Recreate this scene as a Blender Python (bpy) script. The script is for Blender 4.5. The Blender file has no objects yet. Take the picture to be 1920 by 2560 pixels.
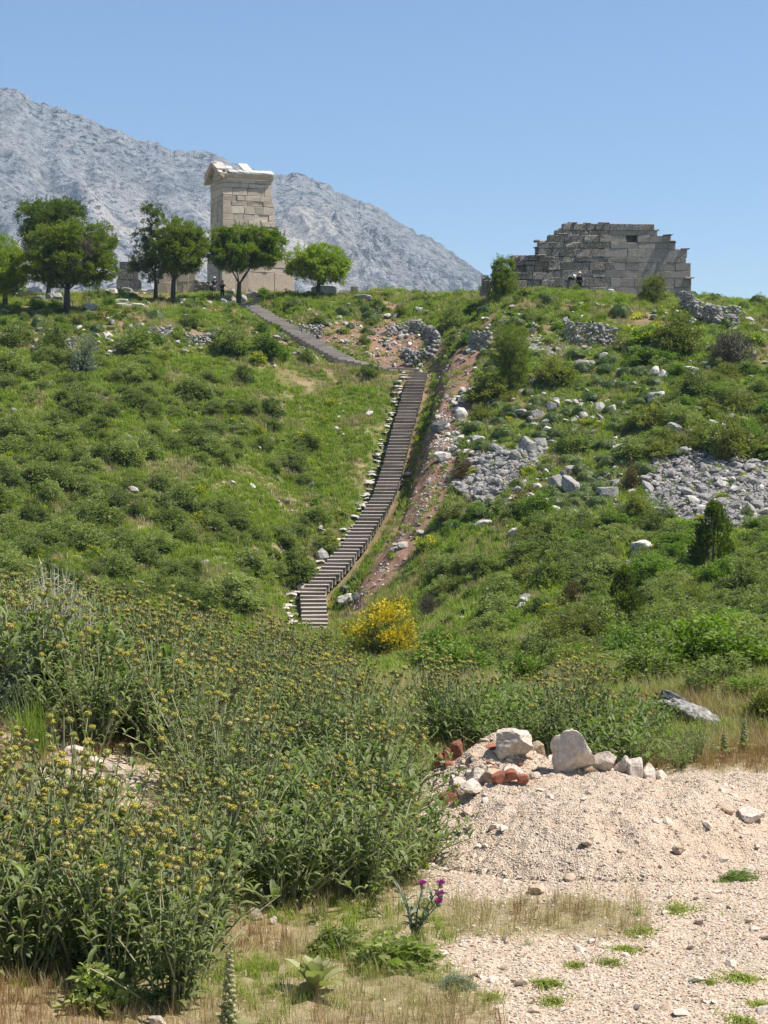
import bpy, bmesh, math, random
import numpy as np
from mathutils import Vector, Matrix, Euler

R = math.radians
rng = np.random.default_rng(7)
random.seed(7)
scene = bpy.context.scene
C = scene.collection

# ------------------------------------------------------------------ camera, sky, sun, exposure
F, YH, W0, H0PX = 4270.0, 1050.0, 1920.0, 2560.0        # focal length and horizon row in photograph pixels
cam_d = bpy.data.cameras.new('camera')
cam_d.sensor_fit = 'VERTICAL'
cam_d.sensor_height = 36.0
cam_d.lens = 36.0 * F / H0PX
cam_d.shift_y = -(H0PX / 2 - YH) / H0PX
cam_d.clip_start, cam_d.clip_end = 0.1, 9000.0
cam = bpy.data.objects.new('camera', cam_d)
cam.location = (0, 0, 0)
cam.rotation_euler = (R(90), 0, 0)
C.objects.link(cam)
scene.camera = cam

SUN_AZ, SUN_EL = R(93), R(59)           # azimuth clockwise from the view direction (+y), elevation
world = bpy.data.worlds.new('World')
scene.world = world
world.use_nodes = True
wn = world.node_tree.nodes
sky = wn.new('ShaderNodeTexSky')
sky.sky_type = 'NISHITA'
sky.sun_disc = False
sky.sun_elevation = SUN_EL
sky.sun_rotation = SUN_AZ
sky.altitude = 1200
sky.air_density = 1.0
sky.dust_density = 0.35
sky.ozone_density = 2.6
bg = wn['Background']
bg.inputs['Strength'].default_value = 0.075
world.node_tree.links.new(sky.outputs[0], bg.inputs['Color'])
sun_d = bpy.data.lights.new('sun', 'SUN')
sun_d.energy = 4.2
sun_d.angle = R(0.53)
sun_d.color = (1.0, 0.955, 0.88)
sun = bpy.data.objects.new('sun', sun_d)
S = Vector((math.sin(SUN_AZ) * math.cos(SUN_EL), math.cos(SUN_AZ) * math.cos(SUN_EL), math.sin(SUN_EL)))
sun.rotation_euler = (-S).to_track_quat('-Z', 'Y').to_euler()
sun.location = (20, 20, 60)
C.objects.link(sun)
scene.view_settings.view_transform = 'Standard'
scene.view_settings.look = 'None'
scene.view_settings.exposure = 0.95
scene.view_settings.gamma = 1.0
scene.view_settings.use_curve_mapping = False
cy = scene.cycles
cy.max_bounces = 5
cy.diffuse_bounces = 2
cy.transmission_bounces = 3
cy.volume_bounces = 0
cy.transparent_max_bounces = 4
cy.use_adaptive_sampling = True
cy.adaptive_threshold = 0.02
cy.caustics_reflective = cy.use_adaptive_sampling = True
cy.adaptive_threshold = 0.02
cy.caustics_refractive = False

# ------------------------------------------------------------------ noise
def _hash(ix, iy, iz, seed):
    h = (ix.astype(np.int64) * 374761393 + iy.astype(np.int64) * 668265263 + iz.astype(np.int64) * 2147483647 + seed * 974634777) & 0xffffffff
    h = ((h ^ (h >> 13)) * 1274126177) & 0xffffffff
    h = ((h ^ (h >> 16)) * 2246822519) & 0xffffffff
    return ((h ^ (h >> 15)) & 0xffffff) / float(0xffffff)
def noise2(x, y, seed=0):
    x = np.asarray(x, float); y = np.asarray(y, float)
    ix, iy = np.floor(x), np.floor(y); fx, fy = x - ix, y - iy
    fx = fx * fx * (3 - 2 * fx); fy = fy * fy * (3 - 2 * fy); z = np.zeros_like(ix)
    a, b = _hash(ix, iy, z, seed), _hash(ix + 1, iy, z, seed)
    c, d = _hash(ix, iy + 1, z, seed), _hash(ix + 1, iy + 1, z, seed)
    return (a + (b - a) * fx) * (1 - fy) + (c + (d - c) * fx) * fy * 1.0 - 0.5
def fbm2(x, y, oct=4, seed=0, gain=.5):
    t = 0; amp = 1; k = 1
    for o in range(oct):
        t = t + amp * noise2(x * k + 17.3 * o, y * k - 9.1 * o, seed + o); amp *= gain; k *= 2.03
    return t
def noise3(p, seed=0):
    i = np.floor(p); f = p - i; f = f * f * (3 - 2 * f); r = 0
    for dx in (0, 1):
        for dy in (0, 1):
            for dz in (0, 1):
                w = (f[:, 0] if dx else 1 - f[:, 0]) * (f[:, 1] if dy else 1 - f[:, 1]) * (f[:, 2] if dz else 1 - f[:, 2])
                r = r + w * _hash(i[:, 0] + dx, i[:, 1] + dy, i[:, 2] + dz, seed)
    return r - .5
def smooth(a, b, x):
    t = np.clip((np.asarray(x, float) - a) / (b - a), 0, 1); return t * t * (3 - 2 * t)

# ------------------------------------------------------------------ material helpers
class NT:
    def __init__(s, name):
        s.m = bpy.data.materials.new(name); s.m.use_nodes = True
        s.n = s.m.node_tree.nodes; s.l = s.m.node_tree.links
        s.b = s.n['Principled BSDF']; s.out = s.n['Material Output']
        s.b.inputs['Roughness'].default_value = .85
        s.b.inputs['Specular IOR Level'].default_value = .25
    def new(s, t, **kw):
        n = s.n.new(t)
        for k, v in kw.items():
            if k in n.inputs and not hasattr(type(n), k): n.inputs[k].default_value = v
            else: setattr(n, k, v)
        return n
    def link(s, a, b): s.l.new(a, b)
    def coords(s, which='Object'): return s.new('ShaderNodeTexCoord').outputs[which]
    def noise(s, scale, detail=4, rough=.6, vec=None, dist=0):
        n = s.n.new('ShaderNodeTexNoise'); n.inputs['Scale'].default_value = scale; n.inputs['Detail'].default_value = detail
        n.inputs['Roughness'].default_value = rough; n.inputs['Distortion'].default_value = dist
        s.link(vec if vec is not None else s.coords(), n.inputs['Vector']); return n.outputs['Fac']
    def voronoi(s, scale, vec=None, out='Distance', feature='F1', rand=1):
        n = s.n.new('ShaderNodeTexVoronoi'); n.feature = feature; n.inputs['Scale'].default_value = scale; n.inputs['Randomness'].default_value = rand
        s.link(vec if vec is not None else s.coords(), n.inputs['Vector']); return n.outputs[out]
    def ramp(s, fac, stops):
        n = s.n.new('ShaderNodeValToRGB'); e = n.color_ramp.elements
        while len(e) < len(stops): e.new(.5)
        for i, (p, c) in enumerate(stops):
            e[i].position = p; e[i].color = (*c, 1) if hasattr(c, '__len__') else (c, c, c, 1)
        s.link(fac, n.inputs['Fac']); return n.outputs['Color']
    def mix(s, fac, a, b, mode='MIX'):
        n = s.n.new('ShaderNodeMix'); n.data_type = 'RGBA'; n.blend_type = mode; n.clamp_factor = True
        for sock, v in ((n.inputs[0], fac), (n.inputs[6], a), (n.inputs[7], b)):
            if isinstance(v, bpy.types.NodeSocket): s.link(v, sock)
            elif hasattr(v, '__len__'): sock.default_value = (*v, 1)
            else: sock.default_value = v
        return n.outputs[2]
    def math(s, op, a, b=0.0):
        n = s.n.new('ShaderNodeMath'); n.operation = op; n.use_clamp = False
        for sock, v in ((n.inputs[0], a), (n.inputs[1], b)):
            if isinstance(v, bpy.types.NodeSocket): s.link(v, sock)
            else: sock.default_value = v
        return n.outputs[0]
    def attr(s, name):
        n = s.n.new('ShaderNodeAttribute'); n.attribute_name = name; return n.outputs['Fac']
    def rand(s): return s.n.new('ShaderNodeObjectInfo').outputs['Random']
    def col(s, c):
        s.link(c, s.b.inputs['Base Color'])
    def bump(s, h, strength=.5, dist=.02):
        n = s.n.new('ShaderNodeBump'); n.inputs['Strength'].default_value = strength; n.inputs['Distance'].default_value = dist
        s.link(h, n.inputs['Height']); s.link(n.outputs[0], s.b.inputs['Normal'])

def leaf_mat(name, c1, c2, trans=.3, rough=.55, spec=.3, tcol=None, var=.5):
    t = NT(name)
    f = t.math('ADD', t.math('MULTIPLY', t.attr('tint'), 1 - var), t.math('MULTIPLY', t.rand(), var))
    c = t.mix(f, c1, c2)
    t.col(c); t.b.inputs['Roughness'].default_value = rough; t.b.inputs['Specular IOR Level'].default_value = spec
    if trans:
        tr = t.new('ShaderNodeBsdfTranslucent')
        t.link(t.mix(1.0, c, tcol or (1.25, 1.65, .5), 'MULTIPLY'), tr.inputs['Color'])
        mx = t.new('ShaderNodeMixShader'); mx.inputs[0].default_value = trans
        t.link(t.b.outputs[0], mx.inputs[1]); t.link(tr.outputs[0], mx.inputs[2]); t.link(mx.outputs[0], t.out.inputs['Surface'])
    return t.m
def rock_mat(name, light, mid, dark, lichen=.25, scale=1.0, spots=None, bumpd=.03):
    t = NT(name); v = t.coords()
    rnd = t.rand()
    add = t.new('ShaderNodeVectorMath', operation='ADD'); t.link(v, add.inputs[0])
    comb = t.new('ShaderNodeCombineXYZ'); 
    for k, m in enumerate((37.0, 91.0, 53.0)): t.link(t.math('MULTIPLY', rnd, m), comb.inputs[k])
    t.link(comb.outputs[0], add.inputs[1]); v = add.outputs[0]
    n1 = t.noise(2.2 * scale, 6, .65, v); n2 = t.noise(9 * scale, 5, .7, v)
    c = t.mix(t.ramp(n1, [(.3, 0.), (.7, 1.)]), mid, light)
    c = t.mix(t.math('MULTIPLY', t.ramp(n2, [(.45, 1.), (.62, 0.)]), lichen * 1.6), c, dark)
    if spots:
        vo = t.voronoi(3.2 * scale, v); nn = t.noise(5 * scale, 3, .6, v)
        sp = t.ramp(t.math('ADD', vo, t.math('MULTIPLY', nn, .55)), [(.40, 1.), (.47, 0.)])
        c = t.mix(t.math('MULTIPLY', sp, .85), c, spots)
    c = t.mix(1.0, c, t.ramp(rnd, [(0, .8), (1, 1.12)]), 'MULTIPLY')
    t.col(c); t.bump(t.math('ADD', n2, t.noise(30 * scale, 3, .6, v)), .7, bumpd); t.b.inputs['Roughness'].default_value = .92
    return t.m

# ------------------------------------------------------------------ mesh helpers
def mesh_np(name, verts, quads=None, tris=None, mats=(), midx=None, attrs=None, smooth_=False):
    me = bpy.data.meshes.new(name)
    verts = np.asarray(verts, np.float32).reshape(-1, 3)
    q = np.zeros((0, 4), np.int32) if quads is None else np.asarray(quads, np.int32)
    t = np.zeros((0, 3), np.int32) if tris is None else np.asarray(tris, np.int32)
    me.vertices.add(len(verts)); me.vertices.foreach_set('co', verts.ravel())
    nl = q.size + t.size
    me.loops.add(nl); me.loops.foreach_set('vertex_index', np.concatenate([q.ravel(), t.ravel()]).astype(np.int32))
    me.polygons.add(len(q) + len(t))
    st = np.concatenate([np.arange(len(q)) * 4, q.size + np.arange(len(t)) * 3]).astype(np.int32)
    me.polygons.foreach_set('loop_start', st)
    for m in mats: me.materials.append(m)
    if midx is not None: me.polygons.foreach_set('material_index', np.asarray(midx, np.int32))
    if smooth_: me.polygons.foreach_set('use_smooth', np.ones(len(q) + len(t), bool))
    else: me.polygons.foreach_set('use_smooth', np.zeros(len(q) + len(t), bool))
    for k, a in (attrs or {}).items():
        at = me.attributes.new(k, 'FLOAT', 'POINT'); at.data.foreach_set('value', np.asarray(a, np.float32))
    me.update(calc_edges=True)
    return me
def obj(name, me, parent=None, loc=None, rot=None, scl=None):
    o = bpy.data.objects.new(name, me); C.objects.link(o)
    if parent is not None: o.parent = parent
    if loc is not None: o.location = loc
    if rot is not None: o.rotation_euler = rot
    if scl is not None: o.scale = scl
    return o
def empty(name, loc=(0, 0, 0), rz=0):
    o = bpy.data.objects.new(name, None); C.objects.link(o); o.location = loc; o.rotation_euler = (0, 0, rz); o.empty_display_size = .2
    return o
def tag(o, label=None, cat=None, group=None, kind=None):
    if label: o['label'] = label
    if cat: o['category'] = cat
    if group: o['group'] = group
    if cat and not kind: kind = 'thing'
    if kind: o['kind'] = kind
    return o
LAND = [(170, 640, 'the big left tree'), (430, 640, 'the rounded tree'), (610, 640, 'the tower tree'), (795, 660, 'the bushy tree'), (210, 870, 'the tall feathery shrub'), (650, 790, 'the upper stair flight'), (1030, 860, 'the horseshoe stone wall'),
 (1045, 935, 'the stair top'), (1000, 1110, 'the upper steps'), (960, 1270, 'the middle steps'), (860, 1400, 'the lower steps'), (790, 1580, 'the lowest steps'), (740, 1400, 'the dark round shrub by the steps'), (960, 1590, 'the large yellow broom'),
 (1565, 1510, 'the tall bright juniper'), (1780, 1350, 'the broad juniper'), (1770, 1220, 'the big scree'), (1250, 1190, 'the small scree'), (1415, 1210, 'the boulder pair'), (1500, 640, 'the ruined wall'), (1480, 830, 'the neat dry stone wall'),
 (1825, 860, 'the bare twiggy shrub'), (1690, 820, 'the tall olive shrub'), (1275, 870, 'the small dark slope tree'), (1645, 995, 'the white cushion-slope boulder'), (1825, 1080, 'the yellow-tipped shrub'), (30, 1100, 'the left edge at mid slope'), (350, 1050, 'the centre of the left scrub'), (300, 1450, 'the foot of the left scrub'), (600, 1230, 'the grassy clearing in the left scrub'),
 (220, 1900, 'the pale stony gap'), (1290, 1860, 'the large white boulder'), (1080, 2230, 'the purple thistle'), (60, 2400, 'the lower left corner'), (780, 2460, 'the mullein rosette'), (575, 2500, 'the mullein spike'), (1430, 1880, 'the biggest boulder'), (1720, 1800, 'the long fallen stone'), (40, 1450, 'the tall left edge bush'), (500, 2080, 'the spurge in the foreground'), (620, 1700, 'the middle of the flowering field'), (1100, 1860, 'the red fragments')]
def near_label(u, v, what):
    k = min(LAND, key=lambda l: (l[0] - u) ** 2 + (l[1] - v) ** 2); du, dv = u - k[0], v - k[1]; r = math.hypot(du, dv)
    side = ('right of' if du > 0 else 'left of') if abs(du) > 1.6 * abs(dv) else (('below' if dv > 0 else 'above') if abs(dv) > 1.6 * abs(du) else ('below right of' if du > 0 else 'below left of') if dv > 0 else ('above right of' if du > 0 else 'above left of'))
    return '%s %s%s %s' % (what, 'close ' if r < 45 else ('' if r < 110 else 'well '), side, k[2])
class Geo:
    """collects vertex / quad / tri arrays with a material slot each"""
    def __init__(s): s.v = []; s.q = []; s.t = []; s.qm = []; s.tm = []; s.a = []; s.n = 0
    def add(s, v, q=None, t=None, m=0, tint=None):
        v = np.asarray(v, float).reshape(-1, 3)
        if q is not None and len(q): s.q.append(np.asarray(q) + s.n); s.qm.append(np.full(len(q), m))
        if t is not None and len(t): s.t.append(np.asarray(t) + s.n); s.tm.append(np.full(len(t), m))
        s.a.append(np.full(len(v), .5) if tint is None else np.broadcast_to(np.asarray(tint, float), (len(v),)))
        s.v.append(v); s.n += len(v)
    def mesh(s, name, mats, smooth_=False):
        q = np.concatenate(s.q) if s.q else None; t = np.concatenate(s.t) if s.t else None
        mi = np.concatenate(s.qm + s.tm)
        return mesh_np(name, np.concatenate(s.v), q, t, mats, mi, {'tint': np.concatenate(s.a)}, smooth_)
def tube(path, radii, sides=6):
    """a tapered tube along a path -> verts, quads"""
    path = np.asarray(path, float); n = len(path); radii = np.broadcast_to(np.asarray(radii, float), (n,))
    tan = np.gradient(path, axis=0); tan /= np.linalg.norm(tan, axis=1)[:, None] + 1e-9
    ref = np.array([0.31, .87, .12]) if abs(tan[0][2]) > .7 else np.array([0, 0, 1.])
    u = np.cross(tan, ref); u /= np.linalg.norm(u, axis=1)[:, None] + 1e-9; w = np.cross(tan, u)
    an = np.linspace(0, 2 * np.pi, sides, endpoint=False)
    v = path[:, None, :] + radii[:, None, None] * (np.cos(an)[None, :, None] * u[:, None, :] + np.sin(an)[None, :, None] * w[:, None, :])
    i = np.arange(n - 1)[:, None] * sides; j = np.arange(sides)[None, :]; k = (j + 1) % sides
    q = np.stack([i + j, i + k, i + sides + k, i + sides + j], -1).reshape(-1, 4)
    return v.reshape(-1, 3), q
def rand_dirs(n, r=None):
    r = r or rng
    v = r.normal(size=(n, 3)); return v / np.linalg.norm(v, axis=1)[:, None]
def leaf_cloud(g, pos, out, length, width, m=0, tint=None, droop=.25, flat=.5):
    """leaf-shaped rhombic quads, folded along the midrib, at pos, pointing near 'out'"""
    n = len(pos); d = out + flat * rand_dirs(n); d /= np.linalg.norm(d, axis=1)[:, None] + 1e-9
    r = rand_dirs(n); s = np.cross(d, r); s /= np.linalg.norm(s, axis=1)[:, None] + 1e-9
    nn = np.cross(s, d)
    L = (length * rng.uniform(.7, 1.3, n))[:, None]; Wd = (width * rng.uniform(.7, 1.3, n))[:, None]
    a = pos; b = pos + d * L * .5 + s * Wd * .5 + nn * Wd * .15; c = pos + d * L - np.array([0, 0, 1.]) * L * droop; e = pos + d * L * .5 - s * Wd * .5 + nn * Wd * .15
    v = np.stack([a, b, c, e], 1).reshape(-1, 3)
    i = np.arange(n)[:, None] * 4
    if tint is None: tint = rng.random(n)
    g.add(v, q=i + np.array([[0, 1, 2, 3]]), m=m, tint=np.repeat(tint, 4))

_ico = {}
def ico(sub):
    if sub not in _ico:
        bm = bmesh.new(); bmesh.ops.create_icosphere(bm, subdivisions=sub, radius=1)
        bm.verts.ensure_lookup_table()
        _ico[sub] = (np.array([v.co[:] for v in bm.verts]), np.array([[v.index for v in f.verts] for f in bm.faces])); bm.free()
    return _ico[sub]
def rock_verts(sub, seed, cuts=9, rough=.08, lo=.55, hi=.9, boxy=False):
    r = np.random.default_rng(seed); v, t = ico(sub); v = v.copy()
    if boxy: nrm = np.vstack([np.eye(3), -np.eye(3), rand_dirs(3, r)]) + r.normal(size=(9, 3)) * .16; nrm /= np.linalg.norm(nrm, axis=1)[:, None]; ds = r.uniform(.58, .72, 9)
    else: nrm = rand_dirs(cuts + 5, r); ds = r.uniform(lo - .08, hi - .05, cuts + 5)
    for k, (n, d) in enumerate(zip(nrm, ds)):
        o = np.maximum(0, v @ n - d); v -= o[:, None] * n
    f = 1 + rough * 2 * noise3(v * 2.3 + seed, seed) + (sub > 2) * (rough * 1.6 * np.abs(noise3(v * 4.5 + seed, seed + 3)) + rough * .9 * noise3(v * 10 + seed, seed + 5))
    v *= f[:, None]
    mn, mx = v.min(0), v.max(0)
    return (v - (mn + mx) / 2) / (mx - mn), t            # fits a unit cube, centred
def block_mesh(name, sx, sy, sz, bev, jit, mats, seed):
    """chamfered, slightly worn ashlar block centred on x,y with its base at z=0"""
    r = np.random.default_rng(seed)
    v = []; 
    for ix in (-1, 1):
        for iy in (-1, 1):
            for iz in (-1, 1):
                b = bev * r.uniform(.5, 1.8); j = r.normal(size=3) * jit
                c = np.array([ix * sx / 2, iy * sy / 2, iz * sz / 2]) + j * np.array([.6, 1, .6])
                for ax in range(3):
                    p = c.copy()
                    for o in range(3):
                        if o != ax: p[o] -= b * (ix, iy, iz)[o]
                    v.append(p)
    v = np.array(v); idx = lambda x, y, z, ax: ((x * 2 + y) * 2 + z) * 3 + ax
    q = []; t = []
    q += [[idx(s, 0, 0, 0), idx(s, 1, 0, 0), idx(s, 1, 1, 0), idx(s, 0, 1, 0)] if s else [idx(s, 0, 0, 0), idx(s, 0, 1, 0), idx(s, 1, 1, 0), idx(s, 1, 0, 0)] for s in (0, 1)]
    q += [[idx(0, s, 0, 1), idx(0, s, 1, 1), idx(1, s, 1, 1), idx(1, s, 0, 1)] if s else [idx(0, s, 0, 1), idx(1, s, 0, 1), idx(1, s, 1, 1), idx(0, s, 1, 1)] for s in (0, 1)]
    q += [[idx(0, 0, s, 2), idx(1, 0, s, 2), idx(1, 1, s, 2), idx(0, 1, s, 2)] if s else [idx(0, 0, s, 2), idx(0, 1, s, 2), idx(1, 1, s, 2), idx(1, 0, s, 2)] for s in (0, 1)]
    for a in (0, 1):
        for b in (0, 1):
            q.append([idx(a, b, 0, 0), idx(a, b, 1, 0), idx(a, b, 1, 1), idx(a, b, 0, 1)])
            q.append([idx(a, 0, b, 0), idx(a, 0, b, 2), idx(a, 1, b, 2), idx(a, 1, b, 0)])
            q.append([idx(0, a, b, 1), idx(0, a, b, 2), idx(1, a, b, 2), idx(1, a, b, 1)])
            for c in (0, 1): t.append([idx(a, b, c, 0), idx(a, b, c, 1), idx(a, b, c, 2)])
    v[:, 2] += sz / 2
    me = mesh_np(name, v, q, t, mats)
    bm = bmesh.new(); bm.from_mesh(me); bmesh.ops.recalc_face_normals(bm, faces=bm.faces); bm.to_mesh(me); bm.free()
    return me

def scatter(name, pts, rot, scl, idx, protos):
    """one 'stuff' object: geometry nodes place copies of the prototype meshes on its points"""
    n = len(pts)
    me = bpy.data.meshes.new(name); me.vertices.add(n); me.vertices.foreach_set('co', np.asarray(pts, np.float32).ravel())
    a = me.attributes.new('rot', 'FLOAT_VECTOR', 'POINT'); a.data.foreach_set('vector', np.asarray(rot, np.float32).ravel())
    a = me.attributes.new('scl', 'FLOAT_VECTOR', 'POINT'); a.data.foreach_set('vector', np.asarray(scl, np.float32).ravel())
    a = me.attributes.new('pick', 'INT', 'POINT'); a.data.foreach_set('value', np.asarray(idx, np.int32))
    col = bpy.data.collections.new(name + '_set')
    for k, p in enumerate(protos): col.objects.link(bpy.data.objects.new('%s_kind_%02d' % (name, k), p))
    ng = bpy.data.node_groups.new(name + '_nodes', 'GeometryNodeTree')
    ng.interface.new_socket('Geometry', in_out='INPUT', socket_type='NodeSocketGeometry')
    ng.interface.new_socket('Geometry', in_out='OUTPUT', socket_type='NodeSocketGeometry')
    N = ng.nodes; L = ng.links
    gi, go = N.new('NodeGroupInput'), N.new('NodeGroupOutput'); ip = N.new('GeometryNodeInstanceOnPoints')
    ci = N.new('GeometryNodeCollectionInfo'); ci.inputs['Collection'].default_value = col
    ci.inputs['Separate Children'].default_value = True; ci.inputs['Reset Children'].default_value = True
    def na(t, nm):
        x = N.new('GeometryNodeInputNamedAttribute'); x.data_type = t; x.inputs['Name'].default_value = nm; return x.outputs['Attribute']
    L.new(gi.outputs[0], ip.inputs['Points']); L.new(ci.outputs[0], ip.inputs['Instance']); ip.inputs['Pick Instance'].default_value = True
    L.new(na('INT', 'pick'), ip.inputs['Instance Index']); L.new(na('FLOAT_VECTOR', 'rot'), ip.inputs['Rotation']); L.new(na('FLOAT_VECTOR', 'scl'), ip.inputs['Scale'])
    L.new(ip.outputs[0], go.inputs[0])
    o = obj(name, me); md = o.modifiers.new('scatter', 'NODES'); md.node_group = ng
    tag(o, kind='stuff')
    return o

# ------------------------------------------------------------------ the lie of the land
def V(d, v): return (YH - v) / F * d
COLS = {   # along each bearing: (distance, height) near, then (distance, row of the photograph) far
 -300: ([(3, -2.8), (8.5, -2.8), (13, -2.5), (17, -2.4), (21, -2.8)], [(30, 1790), (60, 1740), (78, 1590), (85, 1500), (95, 1345), (108, 1150), (120, 985), (130, 865), (137, 800), (142, 768), (150, 752), (160, 748), (172, 748)]),
 0:    ([(3, -2.9), (8.5, -2.85), (13, -2.6), (17, -2.45), (21, -2.8)], [(30, 1790), (60, 1740), (78, 1590), (85, 1500), (95, 1345), (108, 1150), (120, 985), (130, 860), (137, 795), (142, 765), (150, 750), (160, 745), (172, 745)]),
 300:  ([(3, -3), (8.5, -2.95), (13, -2.75), (17, -2.6), (21, -2.95)], [(30, 1790), (60, 1740), (80, 1600), (88, 1500), (97, 1360), (108, 1180), (119, 1010), (129, 880), (137, 800), (143, 765), (152, 745), (162, 738), (175, 740)]),
 600:  ([(3, -3), (8.5, -3), (13, -2.95), (17, -2.8), (21, -3.1)], [(30, 1790), (60, 1720), (85, 1610), (92, 1520), (100, 1395), (110, 1235), (120, 1080), (130, 935), (140, 825), (147, 772), (154, 742), (162, 728), (176, 734)]),
 789:  ([(3, -3), (8.5, -3), (13, -3.0), (17, -2.95), (21, -3.3)], [(30, 1780), (60, 1700), (88, 1630), (98.5, 1585), (105, 1465), (113, 1335), (120, 1210), (127, 1085), (134, 955), (139, 890), (147, 808), (154, 748), (162, 730), (176, 736)]),
 960:  ([(3, -3), (8.5, -3), (15, -3), (17, -3.05), (21, -3.45)], [(30, 1765), (60, 1690), (85, 1625), (92, 1550), (100, 1455), (110, 1315), (122, 1140), (130, 1025), (136, 940), (141, 893), (147, 812), (154, 750), (162, 735), (176, 740)]),
 1047: ([(3, -3), (8.5, -3), (15, -3), (17, -3.1), (21, -3.5)], [(30, 1760), (45, 1715), (60, 1680), (78, 1620), (88, 1540), (97, 1440), (106, 1310), (114, 1200), (122, 1090), (130, 995), (136, 931), (141, 905), (146, 832), (152, 765), (158, 738), (170, 735)]),
 1250: ([(3, -3), (8.5, -3), (15, -3), (17, -3.05), (21, -3.4)], [(30, 1755), (45, 1735), (60, 1705), (75, 1595), (88, 1440), (100, 1275), (110, 1145), (120, 1005), (128, 905), (134, 825), (140, 757), (145, 733), (155, 728), (165, 735)]),
 1500: ([(3, -3), (8.5, -3), (15, -3), (17, -3), (21, -3.3)], [(30, 1750), (45, 1725), (58, 1690), (72, 1565), (85, 1425), (98, 1265), (108, 1135), (118, 1000), (127, 895), (134, 820), (139, 752), (143, 729), (155, 728), (165, 738)]),
 1750: ([(3, -3), (8.5, -3), (15, -2.98), (17, -2.95), (21, -3.2)], [(30, 1745), (42, 1720), (55, 1675), (70, 1540), (83, 1400), (95, 1250), (106, 1105), (117, 965), (127, 860), (134, 800), (140, 772), (146, 755), (155, 752), (165, 760)]),
 1920: ([(3, -3), (8.5, -3), (15, -2.95), (17, -2.9), (21, -3.1)], [(30, 1740), (42, 1710), (55, 1665), (70, 1535), (83, 1395), (95, 1245), (106, 1100), (117, 965), (127, 865), (134, 812), (140, 785), (146, 765), (155, 765), (165, 775)]),
 2300: ([(3, -3), (8.5, -3), (15, -2.9), (17, -2.85), (21, -3.0)], [(30, 1720), (42, 1690), (55, 1640), (70, 1520), (83, 1380), (95, 1240), (106, 1100), (117, 975), (127, 880), (134, 830), (140, 800), (146, 782), (155, 785), (165, 800)]),
}
FAR = [(230, -8), (330, -26), (600, -62), (1200, -80), (3150, -80)]
_ld = np.linspace(math.log(1.0), math.log(3200), 900)
_us = sorted(COLS); _az = np.linspace(-.6, .6, 361)
_colz = []
for u in _us:
    near, far = COLS[u]
    pts = [(1.0, near[0][1])] + near + [(d, V(d, v)) for d, v in far]
    zl = pts[-1][1]; dl = pts[-1][0]
    pts += [(dl + 20, zl - 1.5)] + FAR
    d = np.array([p[0] for p in pts]); z = np.array([p[1] for p in pts])
    # monotone cubic interpolation in log distance
    x = np.log(d); h = np.diff(x); s = np.diff(z) / h
    m = np.zeros(len(x)); m[1:-1] = np.where(s[:-1] * s[1:] > 0, 2 * s[:-1] * s[1:] / (s[:-1] + s[1:] + 1e-12), 0); m[0], m[-1] = s[0], s[-1]
    k = np.clip(np.searchsorted(x, _ld) - 1, 0, len(h) - 1); t = (_ld - x[k]) / h[k]
    t2, t3 = t * t, t * t * t
    _colz.append((2*t3-3*t2+1)*z[k] + (t3-2*t2+t)*h[k]*m[k] + (-2*t3+3*t2)*z[k+1] + (t3-t2)*h[k]*m[k+1])
_colz = np.array(_colz); _ua = (np.array(_us) - 960) / F
_G = np.array([np.interp(_az, _ua, _colz[:, i]) for i in range(len(_ld))]).T           # [bearing, distance]
_ker = np.exp(-np.linspace(-2, 2, 25) ** 2); _ker /= _ker.sum()
_Gp = np.pad(_G, ((12, 12), (0, 0)), mode='edge')
_G = np.array([np.convolve(_Gp[:, i], _ker, 'valid') for i in range(len(_ld))]).T
def base_h(x, y):
    x = np.asarray(x, float); y = np.maximum(np.asarray(y, float), 1.0)
    a = np.clip((x / y + .6) / 1.2 * 360, 0, 359.999); l = np.clip((np.log(y) - _ld[0]) / (_ld[-1] - _ld[0]) * 899, 0, 898.999)
    i, j = a.astype(int), l.astype(int); fa, fl = a - i, l - j
    z = (_G[i, j] * (1 - fa) + _G[i + 1, j] * fa) * (1 - fl) + (_G[i, j + 1] * (1 - fa) + _G[i + 1, j + 1] * fa) * fl
    k = smooth(22, 75, y)
    z = z + k * (1 - smooth(200, 320, y)) * (.55 * fbm2(x / 6.3, y / 6.3, 3, 5) + .22 * fbm2(x / 1.3, y / 1.3, 2, 9))
    z = z + (1 - smooth(20, 45, y)) * (.07 * fbm2(x / .9, y / .9, 4, 11) + .02 * fbm2(x / .13, y / .13, 2, 12))
    z = z + smooth(300, 900, y) * 18 * fbm2(x / 160, y / 160, 3, 13)
    return z
def hit_f(fn, u, v, d0=5.0, d1=172.0, n=1400):
    d = np.exp(np.linspace(math.log(d0), math.log(d1), n)); a = (u - 960) / F
    z = fn(a * d, d); zr = V(d, v); ok = np.nonzero(z >= zr)[0]
    if len(ok) == 0: i = int(np.argmax(z - zr)); 
    else:
        i = ok[0]
        if i > 0:
            g0, g1 = (z - zr)[i - 1], (z - zr)[i]; t = -g0 / (g1 - g0 + 1e-9); dd = d[i - 1] + t * (d[i] - d[i - 1]); return np.array([a * dd, dd, V(dd, v)])
    return np.array([a * d[i], d[i], z[i]])
def poly_dist(x, y, P):
    """distance to a plan polyline, and the position along it (in points)"""
    best = np.full(np.shape(x), 1e9); par = np.zeros(np.shape(x))
    for k in range(len(P) - 1):
        ax, ay = P[k][:2]; bx, by = P[k + 1][:2]; dx, dy = bx - ax, by - ay
        t = np.clip(((x - ax) * dx + (y - ay) * dy) / (dx * dx + dy * dy), 0, 1)
        dd = np.hypot(x - ax - t * dx, y - ay - t * dy); m = dd < best
        best = np.where(m, dd, best); par = np.where(m, k + t, par)
    return best, par
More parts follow.
